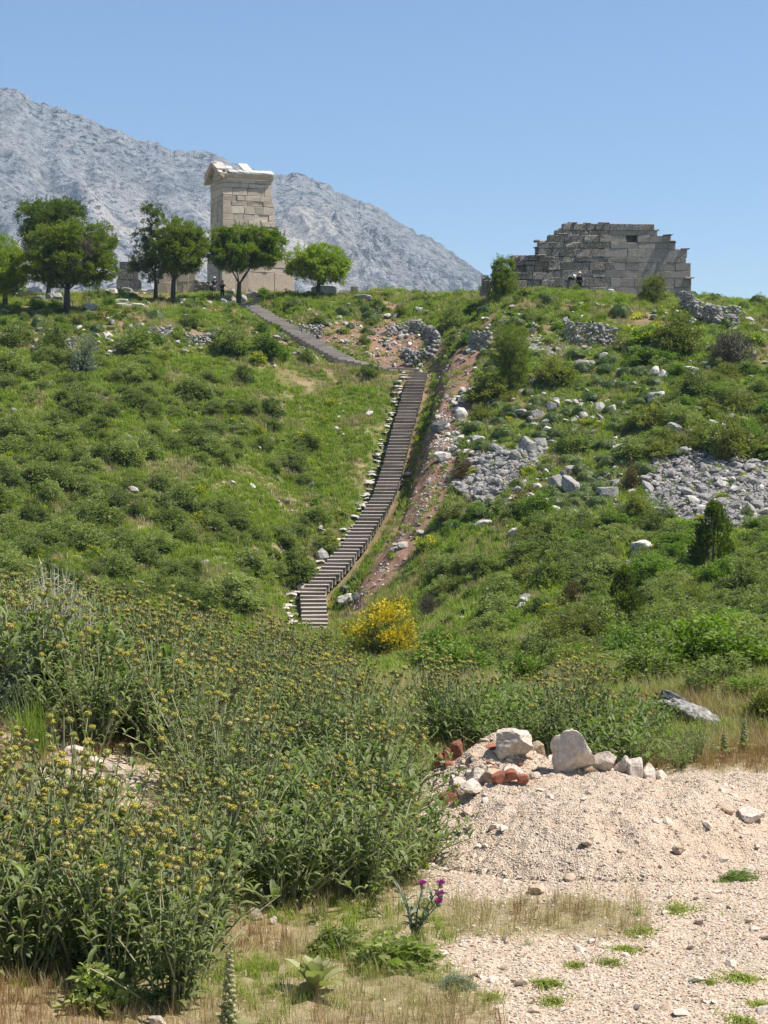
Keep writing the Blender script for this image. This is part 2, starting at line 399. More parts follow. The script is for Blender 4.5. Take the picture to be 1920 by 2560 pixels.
# the two flights of the stairway: (column, row, distance)
STAIR1 = [(789, 1588, 98.3), (781, 1493, 103.6), (831, 1446, 106.3), (891, 1377, 110.3), (958, 1273, 116.3), (978, 1215, 119.7), (1007, 1093, 126.7), (1047, 931, 136.0)]
STAIR2 = [(990, 928, 136.4), (860, 910, 138.2), (798, 873, 141.0), (694, 810, 146.6), (613, 760, 151.5)]
st1 = np.array([((u - 960) / F * d, d, V(d, v)) for u, v, d in STAIR1])
st2 = np.array([((u - 960) / F * d, d, V(d, v)) for u, v, d in STAIR2])
trench = np.array([hit_f(base_h, u, v, 60) for u, v in [(1095, 944), (1072, 1033), (1057, 1102), (1038, 1178), (1015, 1267), (984, 1343), (920, 1419), (882, 1470), (838, 1525), (825, 1565)]])
spoil = np.array([hit_f(base_h, u, v, 60) for u, v in [(1150, 905), (1127, 979), (1106, 1033), (1082, 1121), (1082, 1200), (1069, 1254), (1044, 1311), (1012, 1359), (980, 1413), (933, 1470), (876, 1525), (850, 1560)]])
MC = (1.5, 12.45)                                         # the heap of gravel
def mound_h(x, y):
    dx, dy = (x - MC[0]), (y - MC[1])
    r = np.sqrt((dx / np.where(dx > 0, 1.6, 1.4)) ** 2 + (dy / np.where(dy < 0, 1.5, 1.3)) ** 2)
    h = .60 * np.clip(1 - r, 0, 1) ** .9 * (1 + .3 * fbm2(x / .7, y / .7, 3, 31))
    h2 = .5 * np.exp(-((x - .92) / .68) ** 2 - ((y - 13.35) / .55) ** 2) * (1 + .3 * fbm2(x / .3, y / .3, 2, 38)); h2 = np.where(h2 > .03, h2, 0)
    h = np.maximum(h2, np.minimum(h, .30 + .06 * fbm2(x / .5, y / .5, 3, 33))) + .05 * fbm2(x / .22, y / .22, 3, 35) * smooth(0, .1, h) + .022 * fbm2(x / .05, y / .05, 2, 36) * smooth(0, .06, h)
    return h
def ground_h(x, y):
    x = np.asarray(x, float); y = np.asarray(y, float)
    z = base_h(x, y)
    for P, hw in ((st1, 1.0), (st2, 1.0)):
        dd, par = poly_dist(x, y, P)
        zl = np.interp(par, np.arange(len(P)), P[:, 2]) - .28
        w = 1 - smooth(hw, hw + 2.2, dd)
        z = z * (1 - w) + zl * w
    dd, _ = poly_dist(x, y, trench); z = z - .38 * np.exp(-(dd / .22) ** 2)
    dd, _ = poly_dist(x, y, spoil); z = z + .38 * np.exp(-(dd / 1.25) ** 2) * (1 + .8 * fbm2(x / .8, y / .8, 3, 21))
    return z
def land_h(x, y):
    m = mound_h(np.asarray(x, float), np.asarray(y, float)); return ground_h(x, y) + np.where(m > .01, m, 0)
def hit(u, v, d0=5.0, d1=172.0): return hit_f(land_h, u, v, d0, d1, 400)
def in_poly(u, v, P):
    u = np.asarray(u, float); v = np.asarray(v, float); r = np.zeros(np.shape(u), bool); n = len(P)
    for k in range(n):
        x1, y1 = P[k]; x2, y2 = P[(k + 1) % n]
        c = ((y1 > v) != (y2 > v)) & (u < (x2 - x1) * (v - y1) / (y2 - y1 + 1e-12) + x1); r ^= c
    return r
def world_poly(P, d0=5.0): return [tuple(hit(u, v, d0)[:2]) for u, v in P]
SCREE_A = world_poly([(1180, 1147), (1319, 1124), (1372, 1130), (1330, 1175), (1249, 1240), (1205, 1266), (1165, 1245), (1130, 1195)], 60)
SCREE_B = world_poly([(1614, 1158), (1680, 1140), (1828, 1130), (1990, 1170), (1990, 1330), (1690, 1335), (1640, 1285), (1612, 1230)], 60)
SCREE_C = world_poly([(1085, 1060), (1120, 1000), (1185, 985), (1160, 1060), (1150, 1150), (1100, 1170), (1065, 1130)], 60)
SCREE_D = world_poly([(800, 800), (960, 800), (1110, 830), (1120, 920), (1000, 925), (880, 880), (760, 845)], 60)
SCREE_E = world_poly([(1280, 850), (1420, 850), (1470, 880), (1300, 900), (1240, 880)], 60)
BARE = [SCREE_A, SCREE_B, SCREE_C, SCREE_D, SCREE_E]
def gravel_mask(x, y):
    """1 on the pale gravel of the clearing, 0 in the grass"""
    x = np.asarray(x, float); y = np.asarray(y, float); u = 960 + F * x / np.maximum(y, 1)
    n = fbm2(x / .8, y / .8, 4, 41) * .9
    edge = .55 - .45 * smooth(8.5, 10.5, y) - .1 * smooth(11, 13, y)      # left edge of the gravel in metres
    g = smooth(-.35, .35, x - edge + n * .8)
    strip = np.exp(-((y - 10.3) / .42) ** 2) * (1 - smooth(1.3, 1.9, x))   # grassy strip before the heap
    g = g * (1 - .95 * strip * smooth(-.4, -.05, n + .2))
    g = g * (1 - smooth(14.2, 14.8, y + n * .6)) 
    g = np.maximum(g, smooth(.05, .2, mound_h(x, y)))
    return g

# ------------------------------------------------------------------ the ground sheet
a1 = np.concatenate([np.linspace(-2.2, -.34, 36)[:-1], np.linspace(-.34, -.26, 14)[:-1], np.linspace(-.26, .26, 420), np.linspace(.26, .34, 14)[1:], np.linspace(.34, 2.2, 36)[1:]])
d1 = np.concatenate([np.exp(np.linspace(math.log(2.0), math.log(18), 330))[:-1], np.exp(np.linspace(math.log(18), math.log(70), 90))[:-1], np.linspace(70, 165, 330), np.exp(np.linspace(math.log(165), math.log(3100), 50))[1:]])
A, D = np.meshgrid(a1, d1); gx = A * D; gy = D; gz = ground_h(gx, gy)
sel = mound_h(gx, gy) > .12; gz = np.where(sel, gz - .05, gz)
nr, nc = A.shape; ii = (np.arange(nr - 1)[:, None] * nc + np.arange(nc - 1)[None, :])
quads = np.stack([ii, ii + 1, ii + nc + 1, ii + nc], -1).reshape(-1, 4)
soil = np.zeros(A.shape)
dd, _ = poly_dist(gx, gy, spoil); soil = np.maximum(soil, 1 - smooth(1.2, 2.0, dd + .7 * fbm2(gx / .7, gy / .7, 3, 51)))
dd, _ = poly_dist(gx, gy, trench); soil = np.maximum(soil, .9 * (1 - smooth(.18, .4, dd)))
dd, _ = poly_dist(gx, gy, st1); soil = np.maximum(soil, .5 * (1 - smooth(.9, 1.3, dd)))
dd, _ = poly_dist(gx, gy, st2); soil = np.maximum(soil, .9 * (1 - smooth(1.0, 1.8, dd)))
rub = np.zeros(A.shape)
for P in (SCREE_A, SCREE_B, SCREE_E): rub = np.maximum(rub, in_poly(gx + .8 * fbm2(gx / 1.1, gy / 1.1, 3, 55), gy + 1.2 * fbm2(gx / 1.1, gy / 1.1, 3, 56), P) * 1.)
for P in (SCREE_C, SCREE_D): soil = np.maximum(soil, in_poly(gx + .8 * fbm2(gx / 1.1, gy / 1.1, 3, 57), gy + 1.2 * fbm2(gx / 1.1, gy / 1.1, 3, 58), P) * 1.)
farm = smooth(60, 80, gy)
brow = smooth(-.08, .2, fbm2(gx / 3.5, gy / 3.5, 3, 61)) * smooth(128, 138, gy)
soil = np.maximum(soil, brow * .8 * (1 - smooth(160, 175, gy)))
grav = gravel_mask(gx, gy) * (1 - smooth(15, 17, gy))
grav = np.maximum(grav, np.exp(-(((gx + 2.15) / .55) ** 2 + ((gy - 13.0) / .9) ** 2)) * 1.3 * (gy < 20))
grav = np.maximum(grav, np.exp(-(((gx + 2.95) / .35) ** 2 + ((gy - 14.2) / .6) ** 2)) * 1.3 * (gy < 20))
dry = smooth(-.15, .25, fbm2(gx / 1.6, gy / 1.6, 3, 71) + .6 * (gy < 20) + .3 * np.exp(-((gx - .6) / 2.5) ** 2) * smooth(14, 18, gy) * (1 - smooth(40, 60, gy)) - .12 * farm)
t = NT('ground_soil_and_grass')
v = t.coords()
n1 = t.noise(.35, 5, .6, v); n2 = t.noise(3.0, 6, .65, v); n3 = t.noise(22, 4, .7, v)
green = t.mix(t.ramp(n1, [(.35, 0.), (.65, 1.)]), (.075, .105, .022), (.125, .15, .035))
green = t.mix(t.ramp(n2, [(.45, 0.), (.7, .7)]), green, (.17, .16, .06))
dryc = t.mix(t.ramp(n3, [(.3, 0.), (.7, 1.)]), (.26, .19, .11), (.40, .31, .19))
c = t.mix(t.math('MULTIPLY', t.attr('dry'), .8), green, dryc)
soilc = t.mix(t.ramp(n3, [(.35, 0.), (.65, 1.)]), (.195, .108, .068), (.315, .195, .132))
peb = t.ramp(t.math('ADD', t.voronoi(5.5, v), t.math('MULTIPLY', n2, .3)), [(.27, 1.), (.36, 0.)])
soilc = t.mix(t.math('MULTIPLY', peb, .7), soilc, (.42, .36, .30))
c = t.mix(t.attr('soil'), c, soilc)
c = t.mix(t.attr('rub'), c, t.mix(t.ramp(n3, [(.4, 0.), (.6, 1.)]), (.14, .125, .11), (.36, .33, .29)))
vc = t.voronoi(75, v, 'Color'); sep = t.new('ShaderNodeSeparateColor'); t.link(vc, sep.inputs[0])
gcol = t.ramp(sep.outputs[0], [(0, (.27, .19, .13)), (.3, (.40, .30, .215)), (.65, (.50, .40, .295)), (1, (.62, .53, .43))])
gcol = t.mix(t.ramp(n2, [(.3, 0.), (.75, .55)]), gcol, (.47, .35, .24))
c = t.mix(t.ramp(t.math('ADD', t.attr('grav'), t.math('MULTIPLY', t.math('SUBTRACT', n3, .5), .8)), [(.38, 0.), (.62, 1.)]), c, gcol)
t.col(c); t.b.inputs['Roughness'].default_value = .95; t.b.inputs['Specular IOR Level'].default_value = .1
t.bump(t.math('ADD', t.math('MULTIPLY', t.voronoi(75, v), .35), n3), .6, .03)
M_ground = t.m
me = mesh_np('ground', np.stack([gx, gy, gz], -1).reshape(-1, 3), quads, None, [M_ground], None,
             {'soil': soil.ravel(), 'rub': rub.ravel(), 'grav': grav.ravel(), 'dry': dry.ravel()}, True)
tag(obj('ground', me), kind='structure')

# quick look-up of the finished land
_gi = np.arange(len(d1), dtype=float); _gj = np.arange(len(a1), dtype=float)
gz0 = np.where(sel, gz + .05, gz)
def land_h(x, y):
    x = np.asarray(x, float); y = np.asarray(y, float)
    r = np.clip(np.interp(y, d1, _gi), 0, len(d1) - 1.001); c_ = np.clip(np.interp(x / np.maximum(y, .1), a1, _gj), 0, len(a1) - 1.001)
    i, j = r.astype(int), c_.astype(int); fr, fc = r - i, c_ - j
    z = (gz0[i, j] * (1 - fc) + gz0[i, j + 1] * fc) * (1 - fr) + (gz0[i + 1, j] * (1 - fc) + gz0[i + 1, j + 1] * fc) * fr
    if np.ndim(y) == 0 and (y > 15 or y < 10): return z
    if np.ndim(y) and np.min(y) > 15: return z
    m = mound_h(x, y); return z + np.where(m > .01, m, 0)
def hit(u, v, d0=5.0, d1_=172.0): return hit_f(land_h, u, v, d0, d1_, 700)

# the heap of gravel
mx, my = np.meshgrid(np.linspace(-.1, 3.7, 330), np.linspace(10.4, 14.6, 280)); mh = mound_h(mx, my)
mz = ground_h(mx, my) + np.where(mh > .03, mh, mh * 2.0 - .03) + .002
nr2, nc2 = mx.shape; ii = (np.arange(nr2 - 1)[:, None] * nc2 + np.arange(nc2 - 1)[None, :])
q2 = np.stack([ii, ii + 1, ii + nc2 + 1, ii + nc2], -1).reshape(-1, 4)
keep = (mh.ravel()[q2] > .004).any(1); q2 = q2[keep]
t = NT('gravel_heap'); v = t.coords()
vc = t.voronoi(90, v, 'Color'); sep = t.new('ShaderNodeSeparateColor'); t.link(vc, sep.inputs[0])
c = t.ramp(sep.outputs[0], [(0, (.38, .27, .19)), (.3, (.52, .40, .295)), (.7, (.60, .48, .365)), (1, (.68, .58, .47))])
c = t.mix(t.ramp(t.noise(2.2, 5, .6, v), [(.35, 0.), (.7, .7)]), c, (.56, .42, .29))
t.col(c); t.bump(t.math('ADD', t.math('MULTIPLY', t.voronoi(90, v), .6), t.noise(40, 4, .7, v)), .8, .03)
t.b.inputs['Roughness'].default_value = .95; t.b.inputs['Specular IOR Level'].default_value = .1
M_heap = t.m
tag(obj('gravel_mound', mesh_np('gravel_mound', np.stack([mx, my, mz], -1).reshape(-1, 3), q2, None, [M_heap], None, None, True)), kind='structure')

# ------------------------------------------------------------------ the mountain behind
RIDGE = [(-900, 120), (-500, 175), (-250, 190), (0, 222), (30, 223), (139, 260), (231, 291), (347, 341), (440, 376), (509, 377), (625, 416), (740, 430), (810, 451), (879, 492), (926, 503), (1018, 553), (1087, 596), (1157, 642), (1197, 675), (1260, 735), (1400, 850), (1700, 1000), (2100, 1060)]
ru = np.array([r[0] for r in RIDGE]); rv = np.array([r[1] for r in RIDGE])
DR = 2300.0
am = np.linspace((-800 - 960) / F, (1900 - 960) / F, 760); um = am * F + 960
zr = (YH - np.interp(um, ru, rv)) / F * DR
zr = np.convolve(np.pad(zr, 4, mode='edge'), np.ones(9) / 9, 'valid')
zjag = 5 * fbm2(um / 30, um * 0, 4, 83) + 6 * np.abs(noise2(um / 11, um * 0, 84))
tt = np.concatenate([np.linspace(0, 1, 330), 1 + np.linspace(.02, .8, 16)])
T, AM = np.meshgrid(tt, am, indexing='ij')
DM = 1250 + (DR - 1250) * T; XM = AM * DM; ZR = np.broadcast_to(zr, T.shape)
base = -90.0
k = np.where(T <= 1, .22 * T + .78 * T ** 1.35, np.maximum(1 - (T - 1) * 1.1, 0))
ZM = base + (ZR - base) * k + zjag[None, :] * np.exp(-((T - 1) / .035) ** 2)
# gullies running down the slope, spurs and crags
wx = XM + 90 * fbm2(XM / 400, DM / 400, 3, 85)
rid = 1 - 2 * np.abs(fbm2((wx + .6 * DM) / 170, (DM - .6 * XM) / 620, 4, 86, .5))
rid2 = 1 - 2 * np.abs(fbm2((wx - .5 * DM) / 70, (DM + .4 * XM) / 55, 4, 87, .6))
crag = np.abs(fbm2((XM + .3 * DM) / 26, DM / 20, 4, 88, .6))
env = smooth(0, .15, T) * (1 - .82 * smooth(.8, 1.0, T)) * np.clip((ZR - base) / 350, .15, 1.2)
rough_zone = smooth(-.15, .2, fbm2(XM / 320 + 3, DM / 420, 2, 90) + .25 * smooth(-.1, .02, AM) )
ZM += env * (52 * (rid - .6) + (5 + 16 * rough_zone) * (rid2 - .6) + (2.5 + 15 * rough_zone) * crag) + (1 - .6 * smooth(.85, 1, T)) * 2.5 * fbm2(XM / 9, DM / 9, 2, 91)
nr3, nc3 = T.shape; ii = (np.arange(nr3 - 1)[:, None] * nc3 + np.arange(nc3 - 1)[None, :])
q3 = np.stack([ii, ii + 1, ii + nc3 + 1, ii + nc3], -1).reshape(-1, 4)
scr = smooth(.02, .16, fbm2((wx + .72 * DM) / 58, (DM - .7 * XM) / 520, 3, 93)) * (1 - .75 * rough_zone) * smooth(.03, .12, T) * (1 - smooth(.75, .95, T))
t = NT('mountain_limestone'); v = t.coords()
n1 = t.noise(.012, 7, .65, v); n2 = t.noise(.06, 6, .72, v); n3 = t.noise(.16, 5, .75, v)
c = t.mix(t.ramp(n2, [(.36, 0.), (.60, 1.)]), (.22, .218, .205), (.50, .49, .47))
c = t.mix(t.ramp(n1, [(.45, 0.), (.7, .6)]), c, (.52, .50, .47))
c = t.mix(t.attr('scr'), c, (.72, .65, .56))
zone = t.ramp(t.noise(.0045, 3, .55, v), [(.42, 0.), (.6, 1.)])
veg = t.math('MULTIPLY', t.ramp(t.noise(.11, 4, .7, v), [(.52, 0.), (.58, 1.)]), t.math('ADD', t.math('MULTIPLY', zone, .55), .42))
c = t.mix(veg, c, (.05, .062, .038))
c = t.mix(t.math('MULTIPLY', t.ramp(t.noise(.022, 4, .6, v), [(.52, 0.), (.66, 1.)]), .5), c, (.15, .155, .15))
t.col(c); t.b.inputs['Roughness'].default_value = .95; t.b.inputs['Specular IOR Level'].default_value = .05
t.bump(t.math('ADD', t.math('MULTIPLY', n2, 2.0), t.math('ADD', n3, t.noise(.4, 3, .7, v))), 1.0, 7.0)
tag(obj('mountain', mesh_np('mountain', np.stack([XM, DM, ZM], -1).reshape(-1, 3), q3, None, [t.m], None, {'scr': scr.ravel()}, False)), kind='structure')

# the air between
bm = bmesh.new(); bmesh.ops.create_cube(bm, size=1)
hz = bpy.data.meshes.new('haze'); bm.to_mesh(hz); bm.free()
hm = bpy.data.materials.new('haze_air'); hm.use_nodes = True
hn = hm.node_tree.nodes; hn.remove(hn['Principled BSDF'])
pv = hn.new('ShaderNodeVolumePrincipled'); pv.inputs['Color'].default_value = (.42, .66, 1.0, 1); pv.inputs['Density'].default_value = 1.35e-4; pv.inputs['Anisotropy'].default_value = .15
hm.node_tree.links.new(pv.outputs[0], hn['Material Output'].inputs['Volume']); hz.materials.append(hm)
ho = obj('haze', hz, loc=(0, 1590, 240), scl=(14200, 3320, 880)); tag(ho, kind='stuff')

# ------------------------------------------------------------------ stone, timber
M_tower = rock_mat('warm_limestone_ashlar', (.72, .61, .49), (.60, .495, .39), (.35, .275, .205), .3, 1.3)
M_white = rock_mat('sunbleached_limestone', (.72, .67, .60), (.60, .54, .47), (.30, .27, .24), .3, 1.2)
M_grey = rock_mat('grey_weathered_limestone', (.54, .465, .395), (.40, .34, .285), (.14, .12, .10), .6, 1.1, spots=(.62, .60, .57))
M_greyR = rock_mat('grey_plain_limestone', (.44, .39, .34), (.36, .315, .275), (.21, .185, .16), .4, .8)
M_rubble = rock_mat('pale_rubble_limestone', (.62, .58, .53), (.44, .41, .37), (.18, .165, .15), .6, 2.0)
M_boulder = rock_mat('quarried_limestone', (.70, .62, .53), (.60, .50, .40), (.33, .25, .18), .3, 3.0, bumpd=.012)
M_tan = rock_mat('tan_limestone', (.60, .47, .34), (.50, .37, .25), (.28, .2, .13), .3, 3.0, bumpd=.012)
M_brick = rock_mat('red_fired_clay', (.42, .17, .09), (.33, .115, .06), (.2, .08, .05), .4, 5.0, bumpd=.006)
M_dark_rock = rock_mat('dark_lichen_rock', (.30, .29, .27), (.20, .195, .185), (.07, .07, .07), .6, 2.0)
t = NT('weathered_timber'); v = t.coords()
mp = t.new('ShaderNodeMapping'); mp.inputs['Scale'].default_value = (1.2, 22, 22); t.link(v, mp.inputs['Vector'])
g1 = t.noise(2.0, 5, .65, mp.outputs[0])
c = t.mix(t.ramp(g1, [(.3, 0.), (.7, 1.)]), (.12, .094, .074), (.235, .195, .16))
c = t.mix(1.0, c, t.ramp(t.rand(), [(0, .75), (1, 1.3)]), 'MULTIPLY'); t.col(c); t.bump(g1, .5, .01)
M_timber = t.m
t = NT('sunlit_tone_timber'); v = t.coords()  # upper flight's timber, painted paler for the sun on its risers
mp = t.new('ShaderNodeMapping'); mp.inputs['Scale'].default_value = (1.2, 22, 22); t.link(v, mp.inputs['Vector'])
g1 = t.noise(2.0, 5, .65, mp.outputs[0])
c = t.mix(t.ramp(g1, [(.3, 0.), (.7, 1.)]), (.15, .13, .11), (.29, .26, .225)); t.col(c); t.bump(g1, .5, .01)
M_timber2 = t.m
t = NT('worn_tread_earth'); v = t.coords()
c = t.mix(t.ramp(t.noise(6, 5, .65, v), [(.3, 0.), (.7, 1.)]), (.33, .285, .24), (.54, .48, .415)); t.col(c)
M_tread = t.m
BS = [100]
def seed(): BS[0] += 1; return BS[0]

def lay_course(parent, x0, x1, z, h, y_front, depth, mat, wmin=.8, wmax=1.6, face='x', splits=None, gap=.008, jit=.012, proud=.02, name='block', lean=0):
    """a course of ashlar blocks on one face; face 'x' runs along +x with its front at y_front, 'y' runs along +y with its front at x = y_front"""
    if splits is None:
        splits = [x0]; 
        while splits[-1] < x1 - wmin * .6:
            nx = splits[-1] + random.uniform(wmin, wmax); splits.append(nx if nx < x1 - wmin * .6 else x1)
        splits[-1] = x1
    out = []
    for a, b in zip(splits[:-1], splits[1:]):
        w = b - a - gap; p = random.uniform(-proud, proud); hh = h - gap + random.uniform(-.008, .004)
        if face == 'x':
            me = block_mesh(name, w, depth, hh, .022, jit, [mat], seed())
            o = obj(name, me, parent, ((a + b) / 2, y_front + depth / 2 - p, z))
        else:
            me = block_mesh(name, depth, w, hh, .022, jit, [mat], seed())
            o = obj(name, me, parent, (y_front + depth / 2 - p, (a + b) / 2, z))
        out.append(o)
    return out
def box_mesh(name, x0, x1, y0, y1, z0, z1, mat):
    v = [(x, y, z) for x in (x0, x1) for y in (y0, y1) for z in (z0, z1)]
    return mesh_np(name, v, [(0, 1, 3, 2), (4, 6, 7, 5), (0, 4, 5, 1), (2, 3, 7, 6), (0, 2, 6, 4), (1, 5, 7, 3)], None, [mat])

# ------------------------------------------------------------------ the temple tower
TD = 160.0; tx = (557 - 960) / F * TD; TZ0 = V(TD, 722)
def zrow(v, d=TD): return V(d, v) - TZ0
tower = empty('temple_tower', (tx, TD, TZ0), R(21.5))
tag(tower, 'tall beige stone tower with a broken pediment behind the left trees', 'tower')
LX, LY = 4.85, 4.3
# lower courses of the podium (wider to the right), then the shaft
pod = [(1950, 1705), (1705, 1635), (1635, 1515), (1515, 1440)]
zz = lambda zy: zrow(390 + zy / 5.925)
courses = []
for k, (yb, yt) in enumerate(pod):
    z, h = zz(yb), zz(yt) - zz(yb); xr = (7.0, 6.9, 6.7, 6.0)[k]
    if k == 0: z -= .5; h += .5
    lay_course(tower, -.1, xr, z, h, -.12, .7, M_tower, .9 if k else 1.15, 2.0 if k else 1.6)
    lay_course(tower, .6, LY + .4, z, h, -.22, .7, M_tower, .8, 1.3, 'y')
ys = [1440, 1330, 1235, 1130, 1030, 940, 845, 725, 650, 570, 455, 385, 328]
for k in range(len(ys) - 1):
    z, h = zz(ys[k]), zz(ys[k + 1]) - zz(ys[k])
    xr = LX + (.22 if k < 8 else 0) + random.uniform(-.05, .05)
    lay_course(tower, 0, xr, z, h, 0, .7, M_tower, .75, 1.7, gap=.022, jit=.022, proud=.03)
    lay_course(tower, .7, LY, z, h, 0, .7, M_tower, .45, .8, 'y', jit=.015)
    lay_course(tower, .7, LY, z, h, xr - .7, .7, M_tower, .8, 1.3, 'y')
zc = zz(328); zt = zz(240)
obj('inner_core', box_mesh('inner_core', .5, LX - .5, .5, LY - .2, -.4, zc - .01, M_tower), tower)
obj('inner_core', box_mesh('inner_core', LX - .52, 6.2, .5, LY, -.4, zz(1450), M_tower), tower)
# loose stones standing on the podium's right shoulder
for k, (px, pz, s) in enumerate(((6.0, zz(1440), .55), (5.4, zz(1440), .5), (6.35, zz(1515), .45))):
    vv, tt_ = rock_verts(2, seed(), boxy=True); obj('loose_block', mesh_np('loose_block', vv * np.array([s * 1.5, .6, s]), None, tt_, [M_white]), tower, (px, .25, pz + s * .45))
# moulded cornice along the right-hand side and round the gable
def cornice(name, x0, x1, along, parent, out=.38):
    prof = [(0, 0), (-.08, 0), (-.10, .10), (-.2, .13), (-.24, .26), (-out, .30), (-out, .47), (0, .5)]
    v = []; q = []
    for s in (x0, x1):
        for (o, z) in prof: v.append((s, o, zc + z) if along == 'x' else (o, s, zc + z))
    n = len(prof)
    for i in range(n): j = (i + 1) % n; q.append((i, j, n + j, n + i) if along == 'y' else (i, n + i, n + j, j))
    me = mesh_np(name, v, q, None, [M_tower]); bm = bmesh.new(); bm.from_mesh(me)
    bmesh.ops.holes_fill(bm, edges=bm.edges); bmesh.ops.recalc_face_normals(bm, faces=bm.faces); bm.to_mesh(me); bm.free()
    return obj(name, me, parent)
xs = [.32, 1.0, 1.9, 2.75, 3.7, LX + .05]
for a, b in zip(xs[:-1], xs[1:]): cornice('cornice', a + .006, b - .006, 'x', tower, .34 + random.uniform(-.03, .03))
for a, b in ((-.4, .5), (.51, 1.5), (3.3, LY + .45)): cornice('cornice', a, b - .012, 'y', tower, .4 + random.uniform(-.04, .04))
# pediment wall, raking cornices and what is left of the roof slabs
rise = 1.22; mid = LY / 2; zp = zc + .5
def prism(name, pts, x0, x1, mat, parent, jit=.02):
    n = len(pts); r = np.random.default_rng(seed())
    v = np.array([(x, y, z) for x in (x0, x1) for (y, z) in pts]) + r.normal(size=(2 * n, 3)) * jit
    me = bpy.data.meshes.new(name)
    me.from_pydata([tuple(p) for p in v], [], [tuple(range(n))[::-1], tuple(range(n, 2 * n))] + [(i, (i + 1) % n, n + (i + 1) % n, n + i) for i in range(n)])
    me.materials.append(mat); bm = bmesh.new(); bm.from_mesh(me); bmesh.ops.recalc_face_normals(bm, faces=bm.faces); bm.to_mesh(me); bm.free()
    return obj(name, me, parent)
prism('pediment', [(.02, zc), (LY - .1, zc), (LY - .1, zp), (mid, zp + rise - .3), (.02, zp)], -.05, .42, M_tower, tower)
prism('raking_cornice', [(-.42, zp - .02), (mid, zp + rise), (mid, zp + rise - .34), (-.1, zp - .2)], -.5, -.052, M_tower, tower)
prism('raking_cornice', [(mid + .004, zp + rise + .02), (LY - .3, zp + .38), (LY + .5, zp - .25), (LY + .55, zp - .6), (LY + .1, zp - .62), (mid + .004, zp + rise - .36)], -.52, -.054, M_tower, tower, .05)
def roof_slab(x0, x1, y0, y1, th=.16):
    sl = rise / (mid + .42)
    return prism('roof_slab', [(y0, zp + (y0 + .42) * sl), (y1, zp + (y1 + .42) * sl), (y1, zp + (y1 + .42) * sl + th), (y0, zp + (y0 + .42) * sl + th)], x0, x1, M_white, tower, .025)
roof_slab(-.56, .5, .2, mid + .02); roof_slab(2.05, 2.95, .0, mid - .25); roof_slab(.52, 1.05, .3, .95)
for x0, x1 in ((.55, 1.5), (1.51, 2.6), (2.61, 3.7), (3.71, LX + .08)): prism('eave_slab', [(-.42, zp), (.55, zp + .3), (.55, zp + .46), (-.42, zp + .12 + random.uniform(-.03, .03))], x0, x1, M_white, tower, .02)
for k in range(9):
    vv, tt_ = rock_verts(2, seed(), boxy=True); sx, sy, sz = random.uniform(.3, .7), random.uniform(.3, .6), random.uniform(.15, .32)
    obj('broken_block', mesh_np('broken_block', vv * np.array([sx, sy, sz]), None, tt_, [M_white]), tower, (random.uniform(.7, LX - .4), random.uniform(.8, 3.2), zp + .05 + sz * .3), (0, 0, random.uniform(0, 3)))
for k in range(3):
    vv, tt_ = rock_verts(2, seed()); obj('broken_block', mesh_np('broken_block', vv * np.array([.4, .4, .35]), None, tt_, [M_tower]), tower, (-.3 + .1 * k, mid + (k - 1) * .35, zp + rise - .05))
# a back wall closes the shaft
for k in range(0, len(ys) - 1): lay_course(tower, .7, LX - .7, zz(ys[k]), zz(ys[k + 1]) - zz(ys[k]), LY - .7, .7, M_tower, 1, 2)

# low wall of big blocks left of the tower, and the rubble patch in its gap
def at(u, v, d): return ((u - 960) / F * d, d, V(d, v))
lw = empty('low_block_wall', at(414, 728, 157)); lw.rotation_euler.z = R(3)
tag(lw, 'low beige wall of large squared blocks behind the tree trunks, left of the tower', 'wall')
p = 157 / F
for z, h, x0, x1 in ((-.3, 1.15, -.9, 2.75), (.85, .95, -.7, 2.75), (1.8, .5, -.4, 1.2)): lay_course(lw, x0, x1, z, h, 0, .8, M_tower, .5, 1.1)
rw = empty('rubble_infill', at(488, 728, 157.2))
tag(rw, 'patch of rough rubble walling filling the gap beside the tower base', 'wall')
for k in range(26):
    r_, c_ = divmod(k, 5); vv, tt_ = rock_verts(1, seed(), boxy=True)
    obj('stone', mesh_np('stone', vv * np.array([.36, .5, .24]), None, tt_, [M_greyR]), rw, (.05 + c_ * .3 + .1 * (r_ % 2), random.uniform(-.05, .05) + .1, .02 + r_ * .2), (0, 0, random.uniform(-.2, .2)))
lf = empty('far_block_wall', ((296 - 960) / F * 163, 163, float(ground_h((296 - 960) / F * 163, 163.0)) + .1))
tag(lf, 'short grey block wall showing between the big left tree and the slender tree', 'wall')
for z, h, x0, x1 in ((-.8, 1.5, -.4, 2.2), (.7, .9, -.2, 2.1), (1.6, .9, -.1, 1.9), (2.5, .8, .1, 1.6)): lay_course(lf, x0, x1, z, h, 0, .7, M_grey, .6, 1.2)

